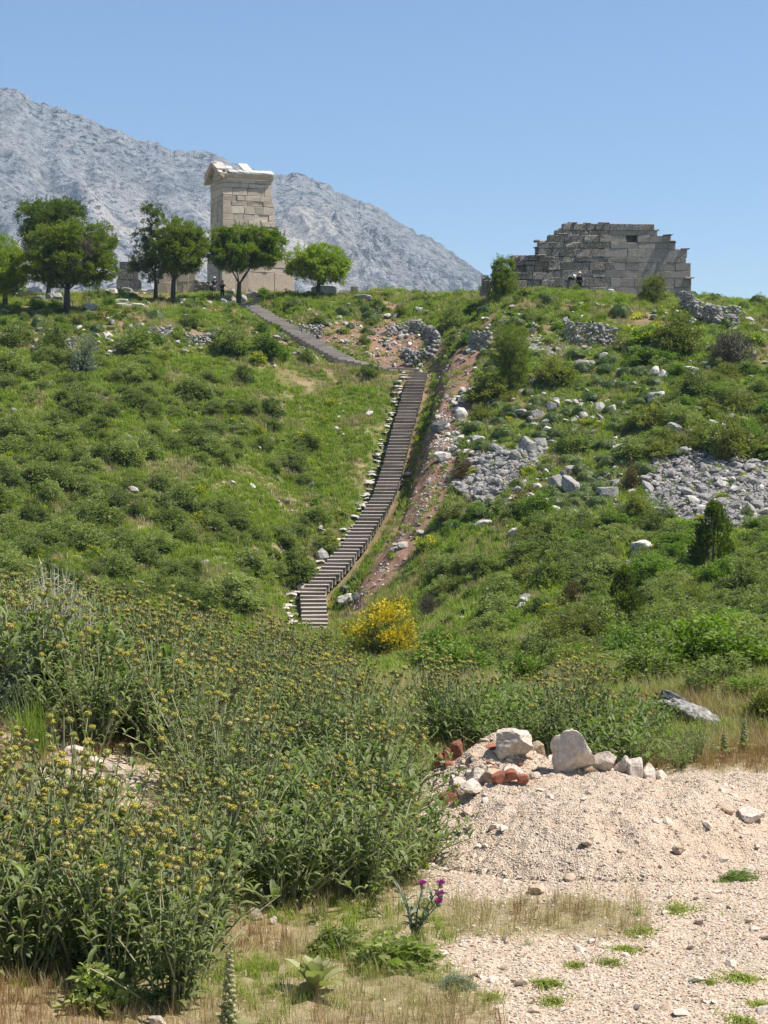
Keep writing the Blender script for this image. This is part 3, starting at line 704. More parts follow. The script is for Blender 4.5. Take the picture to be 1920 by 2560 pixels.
# ------------------------------------------------------------------ the ruined wall on the right
WD = 146.0
wu = lambda x: (1180 + x / 2.86 - 960) / F * WD
wz = lambda y: V(WD, 540 + y / 2.86)
wall = empty('ruined_wall', (wu(980), WD, wz(560)), R(5)); ox, oz = wu(980), wz(560)
tag(wall, 'large grey ruined wall of coursed blocks with a stepped top and one small opening', 'wall')
rows = [(55, 103, 648, 1310), (103, 136, 592, 1333), (136, 188, 540, 1430), (188, 232, 468, 1465), (232, 292, 470, 1550), (292, 330, 478, 1542), (330, 388, 545, 1576), (388, 442, 540, 1576), (442, 506, 535, 1580), (506, 562, 560, 1580), (562, 625, 760, 1576), (625, 690, 900, 1570)]
for k, (yt, yb, xl, xr) in enumerate(rows):
    z = wz(yb) - oz; h = wz(yt) - wz(yb); a, b = wu(xl) - ox, wu(xr) - ox
    segs = [(a, b)]
    if k == 2: segs = [(a, wu(1105) - ox), (wu(1187) - ox, b)]
    if k == 0: segs = [(a, wu(988) - ox), (wu(989) - ox, b)]
    for sa, sb in segs:
        xm = wu(990) - ox
        rough_left = k < 11
        cut = max(sa, min(sb, xm + random.uniform(-.6, .6)))
        if k == 0 and sa > xm - .1: lay_course(wall, sa, sb, z, h, -.03, .9, M_grey, 1.9, 2.4, jit=.01, name='block')
        else:
            if cut - sa > .3: lay_course(wall, sa, cut, z, h, 0, .9, M_grey, .55, 1.5, jit=.03, proud=.035, gap=.014)
            if sb - cut > .3: lay_course(wall, cut, sb, z, h, 0, .9, M_greyR, .8, 2.1, jit=.008, proud=.012)
obj('inner_core', box_mesh('inner_core', wu(680) - ox, wu(1290) - ox, .5, 1.3, wz(620) - oz, wz(200) - oz, M_grey), wall)
# backing courses added close behind the opening to keep it dark
for k in range(3): lay_course(wall, wu(1040) - ox, wu(1250) - ox, wz(230) - oz + k * .45, .45, .93, .6, M_grey, .8, 1.5)
# broken wing to the left, set back
wing = [(278, 320, 285, 490), (320, 352, 290, 500), (352, 405, 390, 570), (405, 460, 250, 570), (460, 530, 150, 584), (530, 575, 140, 590)]
for k, (yt, yb, xl, xr) in enumerate(wing):
    z = wz(yb) - oz; h = wz(yt) - wz(yb)
    if k == 2: lay_course(wall, wu(300) - ox, wu(392) - ox, z, h, 1.1, .7, M_grey, .5, 1.1, jit=.04, proud=.06, gap=.03)
    lay_course(wall, wu(xl) - ox, wu(xr) - ox, z, h, -.15 if k > 2 else .45, .8, M_grey, .5, 1.2, jit=.05, proud=.1, gap=.035)
lay_course(wall, wu(330) - ox, wu(600) - ox, wz(530) - oz, wz(405) - wz(530), 1.3, .6, M_grey, .7, 1.2)
lay_course(wall, wu(330) - ox, wu(600) - ox, wz(405) - oz, wz(290) - wz(405), 1.3, .6, M_grey, .7, 1.2)
lay_course(wall, wu(458) - ox, wu(530) - ox, wz(292) - oz, wz(225) - wz(292), .4, .7, M_grey, .5, 1, jit=.05)
for k in range(22):
    kk = int(rng.integers(0, 9)); left = rng.random() < .72; yt_, yb_, xl_, xr_ = rows[kk]; w_, h_ = rng.uniform(.5, 1.1), rng.uniform(.12, .24)
    xx = (xl_ + rng.uniform(-10, 70)) if left else (xr_ - rng.uniform(4, 40))
    if kk == 0: xx = rng.uniform(xl_, 980)
    vv, tt_ = rock_verts(2, seed(), boxy=True); obj('broken_block', mesh_np('broken_block', vv * np.array([w_, rng.uniform(.4, .8), h_]), None, tt_, [M_grey]), wall, (wu(xx) - ox, rng.uniform(.05, .4), wz(yt_) - oz + h_ * .38), (rng.normal() * .1, rng.normal() * .1, rng.normal() * .4))
stub = empty('wall_stub', (wu(90), WD - .4, wz(545)))
tag(stub, 'short broken stub of grey wall left of the dark bush at the ruin', 'wall')
for z, h, x0, x1 in ((-.4, .75, -.45, .5), (.35, .68, -.3, .42), (1.03, .45, -.3, .35)): lay_course(stub, x0, x1, z, h, 0, .7, M_grey, .5, .9, jit=.05, proud=.06, gap=.03)

# ------------------------------------------------------------------ the timber stairway
def flight(name, label, P, n, width, skew=0.0, axis=None, timber=None):
    timber = timber or M_timber
    root = empty(name, tuple(P[0])); tag(root, label, 'stairs')
    seg = np.linalg.norm(np.diff(P[:, :2], axis=0), axis=1); s = np.concatenate([[0], np.cumsum(seg)])
    q = np.linspace(0, s[-1], n + 1)
    X, Y = np.interp(q, s, P[:, 0]), np.interp(q, s, P[:, 1]); Z = np.linspace(P[0, 2], P[-1, 2], n + 1)
    Z = .45 * Z + .55 * np.interp(q, s, P[:, 2])
    Y = np.linspace(P[0, 1], P[-1, 1], n + 1) * .3 + Y * .7
    # the path steps sideways in short straight runs, as laid sleepers do
    for i in range(n):
        ang = axis if axis is not None else math.atan2(Y[i + 1] - Y[i], X[i + 1] - X[i]) - math.pi / 2
        ang = ang * skew + random.uniform(-.02, .02)
        rise_ = Z[i + 1] - Z[i]; dep = math.hypot(X[i + 1] - X[i], Y[i + 1] - Y[i])
        st = empty_part('step', root, (X[i] - P[0, 0], Y[i] - P[0, 1], Z[i] - P[0, 2]), ang)
        w = width * random.uniform(.95, 1.06); h = rise_ + .03
        me = block_mesh('step', w, .10, h * random.uniform(.96, 1.0), .008, .012, [timber], seed())
        st.data = me
        st.rotation_euler.y = random.uniform(-.012, .012)
        tm = mesh_np('tread', [(-w * .49, .05, h - .02), (w * .49, .05, h - .02), (w * .49, dep + .1, h + .018), (-w * .49, dep + .1, h + .018), (-w * .49, .05, -.25), (w * .49, .05, -.25), (w * .49, dep + .1, -.25), (-w * .49, dep + .1, -.25)],
                     [(0, 1, 2, 3), (4, 7, 6, 5), (0, 4, 5, 1), (1, 5, 6, 2), (2, 6, 7, 3), (3, 7, 4, 0)], None, [M_tread])
        obj('tread', tm, st)
    return root
def empty_part(name, parent, loc, rz):
    me = bpy.data.meshes.new(name); o = obj(name, me, parent, loc, (0, 0, rz)); return o
flight('timber_stairway', 'long flight of dark timber steps climbing the middle of the slope', st1, 78, 1.52, .15)
flight('timber_stairway', 'upper flight of pale timber steps slanting left towards the tower', st2[::1], 33, 1.7, .8, None, M_timber2)
# handrail-like kerb beam at the turn
bmk = obj('timber_kerb', block_mesh('timber_kerb', 2.6, .14, .16, .01, .01, [M_timber], seed()), None, at(1010, 925, 136.6), (0, R(2), R(4)))
tag(bmk, 'long timber kerb beam lying at the turn of the stairway', 'beam')
bmk = obj('timber_kerb', block_mesh('timber_kerb', 1.5, .14, .16, .01, .01, [M_timber], seed()), None, at(1105, 930, 136.2), (0, R(-2), R(-3)))
tag(bmk, 'short timber beam right of the stair top, over the trench head', 'beam')

# ------------------------------------------------------------------ foliage materials
ML_mastic = leaf_mat('leaf_mastic', (.07, .092, .023), (.31, .335, .105), .37)
ML_scrub = leaf_mat('leaf_scrub', (.08, .102, .027), (.36, .38, .132), .37)
ML_olive = leaf_mat('leaf_olive_green', (.13, .135, .03), (.29, .275, .07), .35)
ML_bright = leaf_mat('leaf_bright_green', (.08, .125, .017), (.27, .34, .058), .38)
ML_juniper = leaf_mat('leaf_juniper', (.05, .072, .014), (.28, .31, .06), .3)
ML_dry = leaf_mat('twig_dry', (.10, .085, .055), (.19, .155, .105), .1)
ML_brown = leaf_mat('leaf_brown', (.11, .075, .03), (.19, .13, .05), .2)
ML_grey = leaf_mat('leaf_grey', (.16, .19, .13), (.27, .29, .21), .2)
ML_yellow = leaf_mat('flower_broom_yellow', (.50, .38, .015), (.70, .57, .03), .3, tcol=(1.1, 1.1, .6))
ML_spurge = leaf_mat('flower_spurge', (.34, .36, .02), (.52, .52, .03), .35, tcol=(1.1, 1.1, .6))
ML_cushion = leaf_mat('leaf_cushion', (.075, .11, .032), (.22, .255, .09), .25)
ML_grass = leaf_mat('blade_grass', (.15, .195, .028), (.33, .365, .065), .42, var=.6)
ML_drygrass = leaf_mat('blade_dry_grass', (.28, .22, .11), (.48, .39, .22), .3, var=.6)
ML_redgrass = leaf_mat('blade_reddish_grass', (.24, .13, .07), (.38, .22, .12), .3, var=.6)
ML_tree = leaf_mat('leaf_tree', (.05, .08, .012), (.28, .30, .045), .46)
ML_treeL = leaf_mat('leaf_tree_light', (.07, .11, .012), (.34, .375, .05), .5)
ML_treeG = leaf_mat('leaf_tree_grey', (.08, .10, .04), (.26, .29, .12), .4)
t = NT('bark'); c = t.mix(t.ramp(t.noise(14, 5, .7), [(.3, 0.), (.7, 1.)]), (.035, .028, .022), (.10, .085, .07)); t.col(c); t.bump(t.noise(30, 4), .6, .02); M_bark = t.m

def dome_pts(n, nclump, spread, hgt=1.0, shell=(.55, .95), flatb=.0, power=1.0):
    """leaf positions in clumps over a half-ellipsoid 1 wide and hgt tall; returns positions and outward directions"""
    d = rand_dirs(nclump); d[:, 2] = np.abs(d[:, 2]) * (1 - flatb); d /= np.linalg.norm(d, axis=1)[:, None]
    r = rng.uniform(shell[0], shell[1], nclump)[:, None]
    cc = d * r * np.array([.5, .5, hgt * .93]) * rng.uniform(.85, 1.08, (nclump, 1)); cc[:, 2] += .03
    k = rng.integers(0, nclump, n)
    sp = spread * rng.uniform(.7, 1.4, nclump)
    off = rand_dirs(n) * (rng.random(n) ** .45)[:, None] * sp[k][:, None]
    p = cc[k] + off * np.array([1, 1, hgt ** .3]); p[:, 2] = np.maximum(p[:, 2], .0 + .02 * rng.random(n))
    o = off / sp[k][:, None] * .7 + d[k] * .5 + np.array([0, 0, .35])
    return p, o / np.linalg.norm(o, axis=1)[:, None], k
def clump_tint(k, n, base=.5, amp=.5):
    c = rng.random(k.max() + 1); return np.clip(base + amp * (c[k] - .5) + .6 * (rng.random(n) - .5), 0, 1)
def twigs(g, n, hgt, rad=.006, m=1, spread=.42, top=.75):
    for _ in range(n):
        a = rng.uniform(0, 6.28); e = np.array([math.cos(a), math.sin(a), 0]) * rng.uniform(.1, spread); e[2] = hgt * rng.uniform(.4, top)
        b = np.array([math.cos(a), math.sin(a), 0]) * .05
        pth = np.array([b, b + (e - b) * np.array([.35, .35, .5]), e]) + rng.normal(size=(3, 3)) * .012; pth[0, 2] = -.06
        vv, q = tube(pth, [rad * 2.2, rad * 1.5, rad * .5], 4); g.add(vv, q, m=m)
def shrub_mesh(name, mat, n=2200, nclump=46, spread=.13, leaf=.05, lw=.55, hgt=.8, mats2=None, flower=0, shell=(.45, .95), droop=.2, tw=10):
    g = Geo(); n = int(n * 1.5); leaf *= 1.25; lw *= 1.25; p, o, k = dome_pts(n, nclump, spread * 1.12, hgt, shell)
    pi, oi, _ = dome_pts(n // 5, 20, .22, hgt * .8, (.1, .5)); leaf_cloud(g, pi, oi, leaf * 2.2, leaf * 1.3, 0, rng.random(n // 5) * .3, .1, 1.2)  # inner leaves tinted dark, painting shade into the shrub's core
    leaf_cloud(g, p, o, leaf, leaf * lw, 0, clump_tint(k, n), droop, .8)
    twigs(g, tw, hgt, m=1)
    if flower:
        p, o, k = dome_pts(flower, nclump, spread * 1.05, hgt * 1.03, (.8, 1.0)); leaf_cloud(g, p, o, leaf * .95, leaf * .75, 2, None, 0, .6)
    return g.mesh(name, [mat, M_bark] + (mats2 or []))
SH = {}
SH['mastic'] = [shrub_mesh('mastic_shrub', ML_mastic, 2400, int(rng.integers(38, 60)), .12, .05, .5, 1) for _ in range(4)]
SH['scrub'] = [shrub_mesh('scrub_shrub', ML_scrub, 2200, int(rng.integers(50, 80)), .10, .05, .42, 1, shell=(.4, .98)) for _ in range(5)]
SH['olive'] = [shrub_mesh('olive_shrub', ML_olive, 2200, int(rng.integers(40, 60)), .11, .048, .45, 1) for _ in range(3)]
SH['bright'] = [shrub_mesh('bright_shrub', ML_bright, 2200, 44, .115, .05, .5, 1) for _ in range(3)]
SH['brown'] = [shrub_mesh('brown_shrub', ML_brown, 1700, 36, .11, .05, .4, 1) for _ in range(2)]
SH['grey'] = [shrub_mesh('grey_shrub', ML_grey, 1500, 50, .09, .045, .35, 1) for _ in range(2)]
SH['broom'] = [shrub_mesh('broom_shrub', ML_olive, 3000, 46, .12, .034, .35, 1, [ML_yellow], 3400, (.35, .95)) for _ in range(2)]
SH['spurge'] = [shrub_mesh('spurge', ML_bright, 260, 14, .14, .11, .35, 1, [ML_spurge], 260) for _ in range(3)]
SH['mat'] = [shrub_mesh('herb_mat', ML_bright, 900, 40, .09, .055, .25, 1, tw=0) for _ in range(4)]
SH['low'] = [shrub_mesh('low_plant', ML_scrub, 330, 16, .16, .13, .4, 1, tw=3) for _ in range(4)]
def dry_shrub():
    g = Geo()
    for _ in range(150):
        a = rng.uniform(0, 6.28); rr = rng.uniform(.1, .5); e = np.array([math.cos(a) * rr, math.sin(a) * rr, math.sqrt(max(0, 1 - (rr / .52) ** 2)) * rng.uniform(.6, 1)])
        m1 = e * np.array([.5, .5, .45]) + rng.normal(size=3) * .05; vv, q = tube([(0, 0, -.05), m1, e], [.012, .008, .003], 3); g.add(vv, q, m=1, tint=rng.random())
        for _ in range(4):
            f = m1 + (e - m1) * rng.uniform(.2, 1); vv, q = tube([f, f + rand_dirs(1)[0] * .07, f + rand_dirs(1)[0] * .13], [.005, .004, .002], 3); g.add(vv, q, m=1, tint=rng.random())
    p, o, k = dome_pts(420, 40, .1, 1); leaf_cloud(g, p, o, .04, .018, 0, clump_tint(k, 420))
    return g.mesh('dry_shrub', [ML_dry, ML_dry])
SH['dry'] = [dry_shrub()]; SH['pale'] = [dry_shrub()]
def juniper():
    g = Geo(); n = 5200; nc = 80
    h = rng.random(nc) ** .8; a = rng.uniform(0, 6.28, nc); r = .48 * (1 - h) ** .6 * rng.uniform(.55, 1.05, nc) * (.6 + .4 * smooth(0, .15, h))
    cc = np.stack([np.cos(a) * r, np.sin(a) * r, .04 + h * .92], 1); k = rng.integers(0, nc, n)
    off = rand_dirs(n) * (rng.random(n) ** .5)[:, None] * np.array([.115, .115, .12])
    o = off / .1 * .4 + np.stack([np.cos(a), np.sin(a), a * 0 + 1.2], 1)[k] * .6; o /= np.linalg.norm(o, axis=1)[:, None]
    leaf_cloud(g, cc[k] + off, o, .07, .03, 0, clump_tint(k, n), 0, .5)
    vv, q = tube([(0, 0, -.05), (.01, 0, .4), (0, .01, .9)], [.03, .02, .005], 5); g.add(vv, q, m=1); return g.mesh('juniper', [ML_juniper, M_bark])
SH['juniper'] = [juniper() for _ in range(3)]
def cushion():
    """tight spiny cushion: a lumpy dome furred with tiny upright leaves"""
    g = Geo(); vv, tt_ = ico(3); vv = vv.copy(); s0 = int(rng.integers(1, 999)); m = vv[:, 2] > -.35
    f = 1 + .35 * noise3(vv * 1.7 + s0, s0); vv = vv * f[:, None] * np.array([.48, .48, .85]); vv[:, 2] = np.maximum(vv[:, 2], -.06)
    g.add(vv, None, tt_, 0, .15)
    n = 1500; d = rand_dirs(n); d[:, 2] = np.abs(d[:, 2]); p = d * (1 + .35 * noise3(d * 1.7 + s0, s0))[:, None] * np.array([.48, .48, .85])
    leaf_cloud(g, p - d * .02, d, .07, .03, 0, None, 0, .5); return g.mesh('cushion_plant', [ML_cushion])
SH['cushion'] = [cushion() for _ in range(4)]
def blade_tuft(name, mat, n, h, lean=.5, w=.012, rad=.06, seg=3):
    g = Geo()
    for _ in range(n):
        a = rng.uniform(0, 6.28); b = np.array([rng.normal() * rad, rng.normal() * rad, 0]); L = h * rng.uniform(.55, 1.2); ln = lean * rng.uniform(.2, 1.2)
        tt_ = np.linspace(0, 1, seg + 1); P = b + np.stack([np.cos(a) * ln * L * tt_ ** 2, np.sin(a) * ln * L * tt_ ** 2, L * (tt_ - .25 * ln * tt_ ** 2)], 1)
        P[0, 2] = -.02
        sd = np.array([-math.sin(a), math.cos(a), 0]) * w * rng.uniform(.6, 1.3); wd = (1 - tt_ * .95)[:, None] * sd
        v_ = np.stack([P - wd, P + wd], 1).reshape(-1, 3); i = np.arange(seg)[:, None] * 2
        g.add(v_, i + np.array([[0, 1, 3, 2]]), tint=rng.random())
    return g.mesh(name, [mat])

def place(name, me, p, sx, sy, sz, label=None, cat=None, group=None, rz=None):
    o = obj(name, me, None, tuple(p), (rng.normal() * .05, rng.normal() * .05, rng.uniform(0, 6.28) if rz is None else rz), (sx, sy, sz))
    return tag(o, label, cat, group)
def bush(kind, u0, u1, v0, v1, name, label, cat='shrub', d=None, group=None, wob=1.06):
    """a shrub whose outline in the photograph spans columns u0..u1 and rows v0..v1; stands where its base meets the land"""
    uc = (u0 + u1) / 2
    p = hit(uc, v1 - (v1 - v0) * .06, 22 if d is None else 5) if d is None else np.array([(uc - 960) / F * d, d, float(land_h((uc - 960) / F * d, d))])
    s = p[1] / F; w = (u1 - u0) * s * wob; h = (V(p[1], v0) - p[2])
    h = max(h, .25 * w * .6)
    p = p - np.array([0, 0, .04 * h])
    me = SH[kind][int(rng.integers(0, len(SH[kind])))]
    return place(name, me, p, w, w * rng.uniform(.8, 1.0), h * 1.05, label, cat, group)

# ------------------------------------------------------------------ trees
def tree(name, label, bu, bv, d, lobes, forks, mat, n=9000, leaf=.16, clump=.40, trunk_r=.16, fork_v=None, group=None, density=1.0, dry=None, tilt=.35):
    """lobes: crown ellipsoids (column, row, half width, half height, depth offset m) in photograph units at distance d; forks: limb ends"""
    k = d / F; bx = (bu - 960) * k; zb = float(land_h(bx, d)); root = empty(name, (bx, d, zb)); tag(root, label, 'tree', group)
    trunk_r *= 1.35
    loc = lambda u, v: np.array([(u - 960) * k - bx, 0, V(d, v) - zb])
    g = Geo(); fk = loc(bu + 2, fork_v or bv - 32)
    fk[2] = max(fk[2], .3)
    vv, q = tube(np.array([[0, 0, -.3], [.02, 0, .05], fk * np.array([.4, 1, .5]) + [0, .03, 0], fk]), [trunk_r * 1.5, trunk_r * 1.15, trunk_r * .95, trunk_r * .85], 8); g.add(vv, q)
    ends = []
    for (u, v, dy, r) in forks:
        e = loc(u, v); e[1] = dy; m_ = fk + (e - fk) * .5 + np.array([(e[0] - fk[0]) * .12, dy * .1, .05])
        vv, q = tube(np.array([fk * .96, fk + (m_ - fk) * .5 + rng.normal(size=3) * .04, m_, e]), [r, r * .8, r * .6, r * .3], 6); g.add(vv, q); ends.append(e)
        for _ in range(5):
            s_ = m_ + (e - m_) * rng.uniform(0, 1); f_ = s_ + rand_dirs(1)[0] * np.array([.7, .7, .5]) * rng.uniform(.4, 1) + np.array([0, 0, .35])
            vv, q = tube(np.array([s_, (s_ + f_) / 2 + rng.normal(size=3) * .05, f_]), [r * .35, r * .25, r * .1], 4); g.add(vv, q)
    obj('trunk', g.mesh('trunk', [M_bark], True), root)
    n = int(n * 2.5); g = Geo(); vol = np.array([l[2] * l[3] for l in lobes], float); vol /= vol.sum()
    for (u, v, ru, rv, dy), w in zip(lobes, vol):
        c0 = loc(u, v + 6); c0[1] = dy; rx, rz = ru * k * 1.1, rv * k * 1.08; ry = min(rx, 1.1 * (rx + rz) / 2)
        nc = max(10, int(rx * ry * rz / clump ** 3 * 1.5 * density)); dd_ = rand_dirs(nc); rr = rng.random(nc) ** .33
        cc = dd_ * rr[:, None] * .94; cc = c0 + cc * np.array([rx, ry, rz]) * 1.05 - dd_ * clump * .2
        nn = int(n * w); kk = rng.integers(0, nc, nn); sp = clump * rng.uniform(.5, 1.15, nc)
        off = rand_dirs(nn) * (rng.random(nn) ** .45)[:, None] * sp[kk][:, None] * np.array([1, 1, .75])
        o = off / clump * .8 + dd_[kk] * .4 + np.array([0, 0, tilt]); o /= np.linalg.norm(o, axis=1)[:, None]
        leaf_cloud(g, cc[kk] + off, o, leaf, leaf * .55, 0, clump_tint(kk, nn, .5, .55), .1, .7)
        # twigs that stick out of the outline
        for _ in range(int(70 * w + 8)):
            th = rand_dirs(1)[0]; th[2] = abs(th[2]) * 1.2; th /= np.linalg.norm(th); b = c0 + th * np.array([rx, ry, rz]) * .9; e = b + (th * .35 + np.array([0, 0, .5])) * rng.uniform(.25, .7)
            ps = b + (e - b) * rng.random(14)[:, None] + rng.normal(size=(14, 3)) * .035; leaf_cloud(g, ps, np.tile((e - b) / np.linalg.norm(e - b), (14, 1)), leaf * .9, leaf * .35, 0, None, 0, .6)
    if dry is not None:
        u, v, ru, rv, dy = dry; c0 = loc(u, v); c0[1] = dy
        for _ in range(260):
            b = c0 + rand_dirs(1)[0] * np.array([ru * k, .5, rv * k]) * rng.random() ; vv, q = tube([b, b + rand_dirs(1)[0] * .3 + np.array([0, 0, .2]), b + rand_dirs(1)[0] * .5 + np.array([0, 0, .45])], [.02, .014, .006], 3); g.add(vv, q, m=1)
    cr = obj('crown', g.mesh('crown', [mat, ML_dry]), root)
    return root
Lb = lambda *a: a
tree('broadleaf_tree', 'bright green tree cut by the left edge of the photo', 12, 742, 141, [Lb(-10, 655, 70, 70, 0), Lb(55, 660, 28, 45, -.3), Lb(20, 700, 45, 32, -.5)], [(-20, 650, .2, .09), (40, 650, -.3, .08), (10, 620, .2, .07)], ML_treeL, 11000)
tree('broadleaf_tree', 'dark green tree standing behind the big left tree, its flat crown showing above it', 120, 742, 148, [Lb(105, 535, 62, 42, 0), Lb(165, 535, 48, 44, .3), Lb(90, 590, 42, 40, .2), Lb(150, 585, 50, 36, 0)], [(80, 560, .2, .09), (170, 560, -.3, .09), (125, 530, .2, .08)], ML_tree, 13000)
tree('broadleaf_tree', 'big spreading green tree with a bare grey patch in its crown, left group', 166, 760, 139, [Lb(120, 610, 52, 50, -.2), Lb(175, 590, 62, 44, 0), Lb(245, 605, 46, 52, .2), Lb(110, 655, 52, 46, -.3), Lb(190, 650, 62, 50, -.5), Lb(258, 660, 36, 42, 0), Lb(150, 690, 50, 26, -.4), Lb(225, 690, 48, 22, -.2)],
     [(110, 650, -.4, .10), (150, 620, .4, .09), (200, 620, -.2, .10), (245, 650, .2, .09), (180, 600, .5, .08), (225, 680, -.5, .06)], ML_tree, 26000, trunk_r=.2, fork_v=725, dry=(222, 632, 26, 22, -1.6))
tree('slender_tree', 'slender grey-green tree with a sparse leaning top left of the rounded tree', 388, 735, 150, [Lb(373, 530, 22, 26, 0), Lb(398, 535, 16, 26, 0), Lb(360, 590, 24, 30, .1), Lb(358, 650, 32, 34, .2), Lb(385, 665, 32, 36, 0), Lb(335, 660, 16, 20, .1), Lb(388, 605, 24, 36, 0)],
     [(365, 600, .2, .07), (390, 560, 0, .07), (350, 650, -.2, .06)], ML_treeG, 6200, leaf=.15, clump=.3, trunk_r=.14, fork_v=705, density=.6)
tree('rounded_tree', 'rounded dark green tree with a forked trunk left of the tower', 432, 733, 149, [Lb(430, 575, 42, 36, 0), Lb(470, 590, 38, 38, .1), Lb(420, 620, 40, 42, -.2), Lb(465, 630, 48, 44, -.2), Lb(500, 610, 22, 38, .2), Lb(440, 660, 40, 26, 0), Lb(490, 655, 22, 22, 0)],
     [(415, 630, -.2, .08), (440, 600, .3, .08), (470, 620, .1, .08), (485, 655, -.3, .05)], ML_tree, 15000, trunk_r=.17, fork_v=700, density=.9)
tree('round_headed_tree', 'green tree with a forked trunk in front of the tower', 596, 742, 151, [Lb(550, 595, 34, 30, 0), Lb(595, 588, 40, 30, .2), Lb(640, 590, 34, 34, .2), Lb(680, 600, 30, 36, .1), Lb(555, 630, 38, 28, -.3), Lb(610, 630, 50, 34, -.4), Lb(665, 630, 40, 30, -.1), Lb(585, 655, 40, 20, -.2), Lb(650, 650, 30, 16, 0)],
     [(565, 640, -.3, .08), (588, 630, .4, .07), (640, 640, -.2, .10), (625, 655, .3, .06)], ML_treeL, 19000, trunk_r=.17, fork_v=708)
tree('bushy_tree', 'bright green bushy tree with a low round crown right of the tower', 795, 712, 154, [Lb(765, 640, 44, 30, 0), Lb(810, 635, 42, 30, .1), Lb(845, 655, 30, 34, .1), Lb(750, 665, 34, 28, 0), Lb(800, 670, 48, 34, -.3), Lb(850, 680, 24, 22, 0)],
     [(765, 660, -.2, .08), (800, 640, .3, .08), (835, 660, .1, .08)], ML_treeL, 13000, trunk_r=.16, fork_v=700)
tree('small_tree', 'dark round evergreen standing against the left end of the ruined wall', 1258, 731, 143.5, [Lb(1258, 670, 28, 26, 0), Lb(1260, 700, 35, 30, 0), Lb(1250, 655, 14, 14, 0), Lb(1278, 650, 8, 10, 0)], [(1250, 690, 0, .05), (1270, 680, 0, .05)], ML_tree, 6500, leaf=.11, clump=.26, trunk_r=.1)
tree('small_tree', 'dark green small tree on the slope below the dry stone walls', 1272, 945, 122, [Lb(1275, 840, 42, 36, 0), Lb(1290, 870, 38, 36, -.2), Lb(1255, 880, 30, 30, 0), Lb(1280, 915, 40, 26, -.2), Lb(1268, 935, 34, 20, -.4), Lb(1300, 935, 26, 18, -.3)], [(1260, 870, .2, .06), (1290, 850, 0, .06)], ML_tree, 8000, leaf=.1, clump=.28, trunk_r=.1)
tree('small_tree', 'brownish green little tree in front of the ruined wall, right part', 1626, 772, 140, [Lb(1630, 712, 30, 26, 0), Lb(1622, 742, 30, 24, -.1), Lb(1650, 700, 16, 18, .1)], [(1615, 730, 0, .04), (1640, 715, 0, .04)], ML_olive, 4200, leaf=.1, clump=.24, trunk_r=.07)

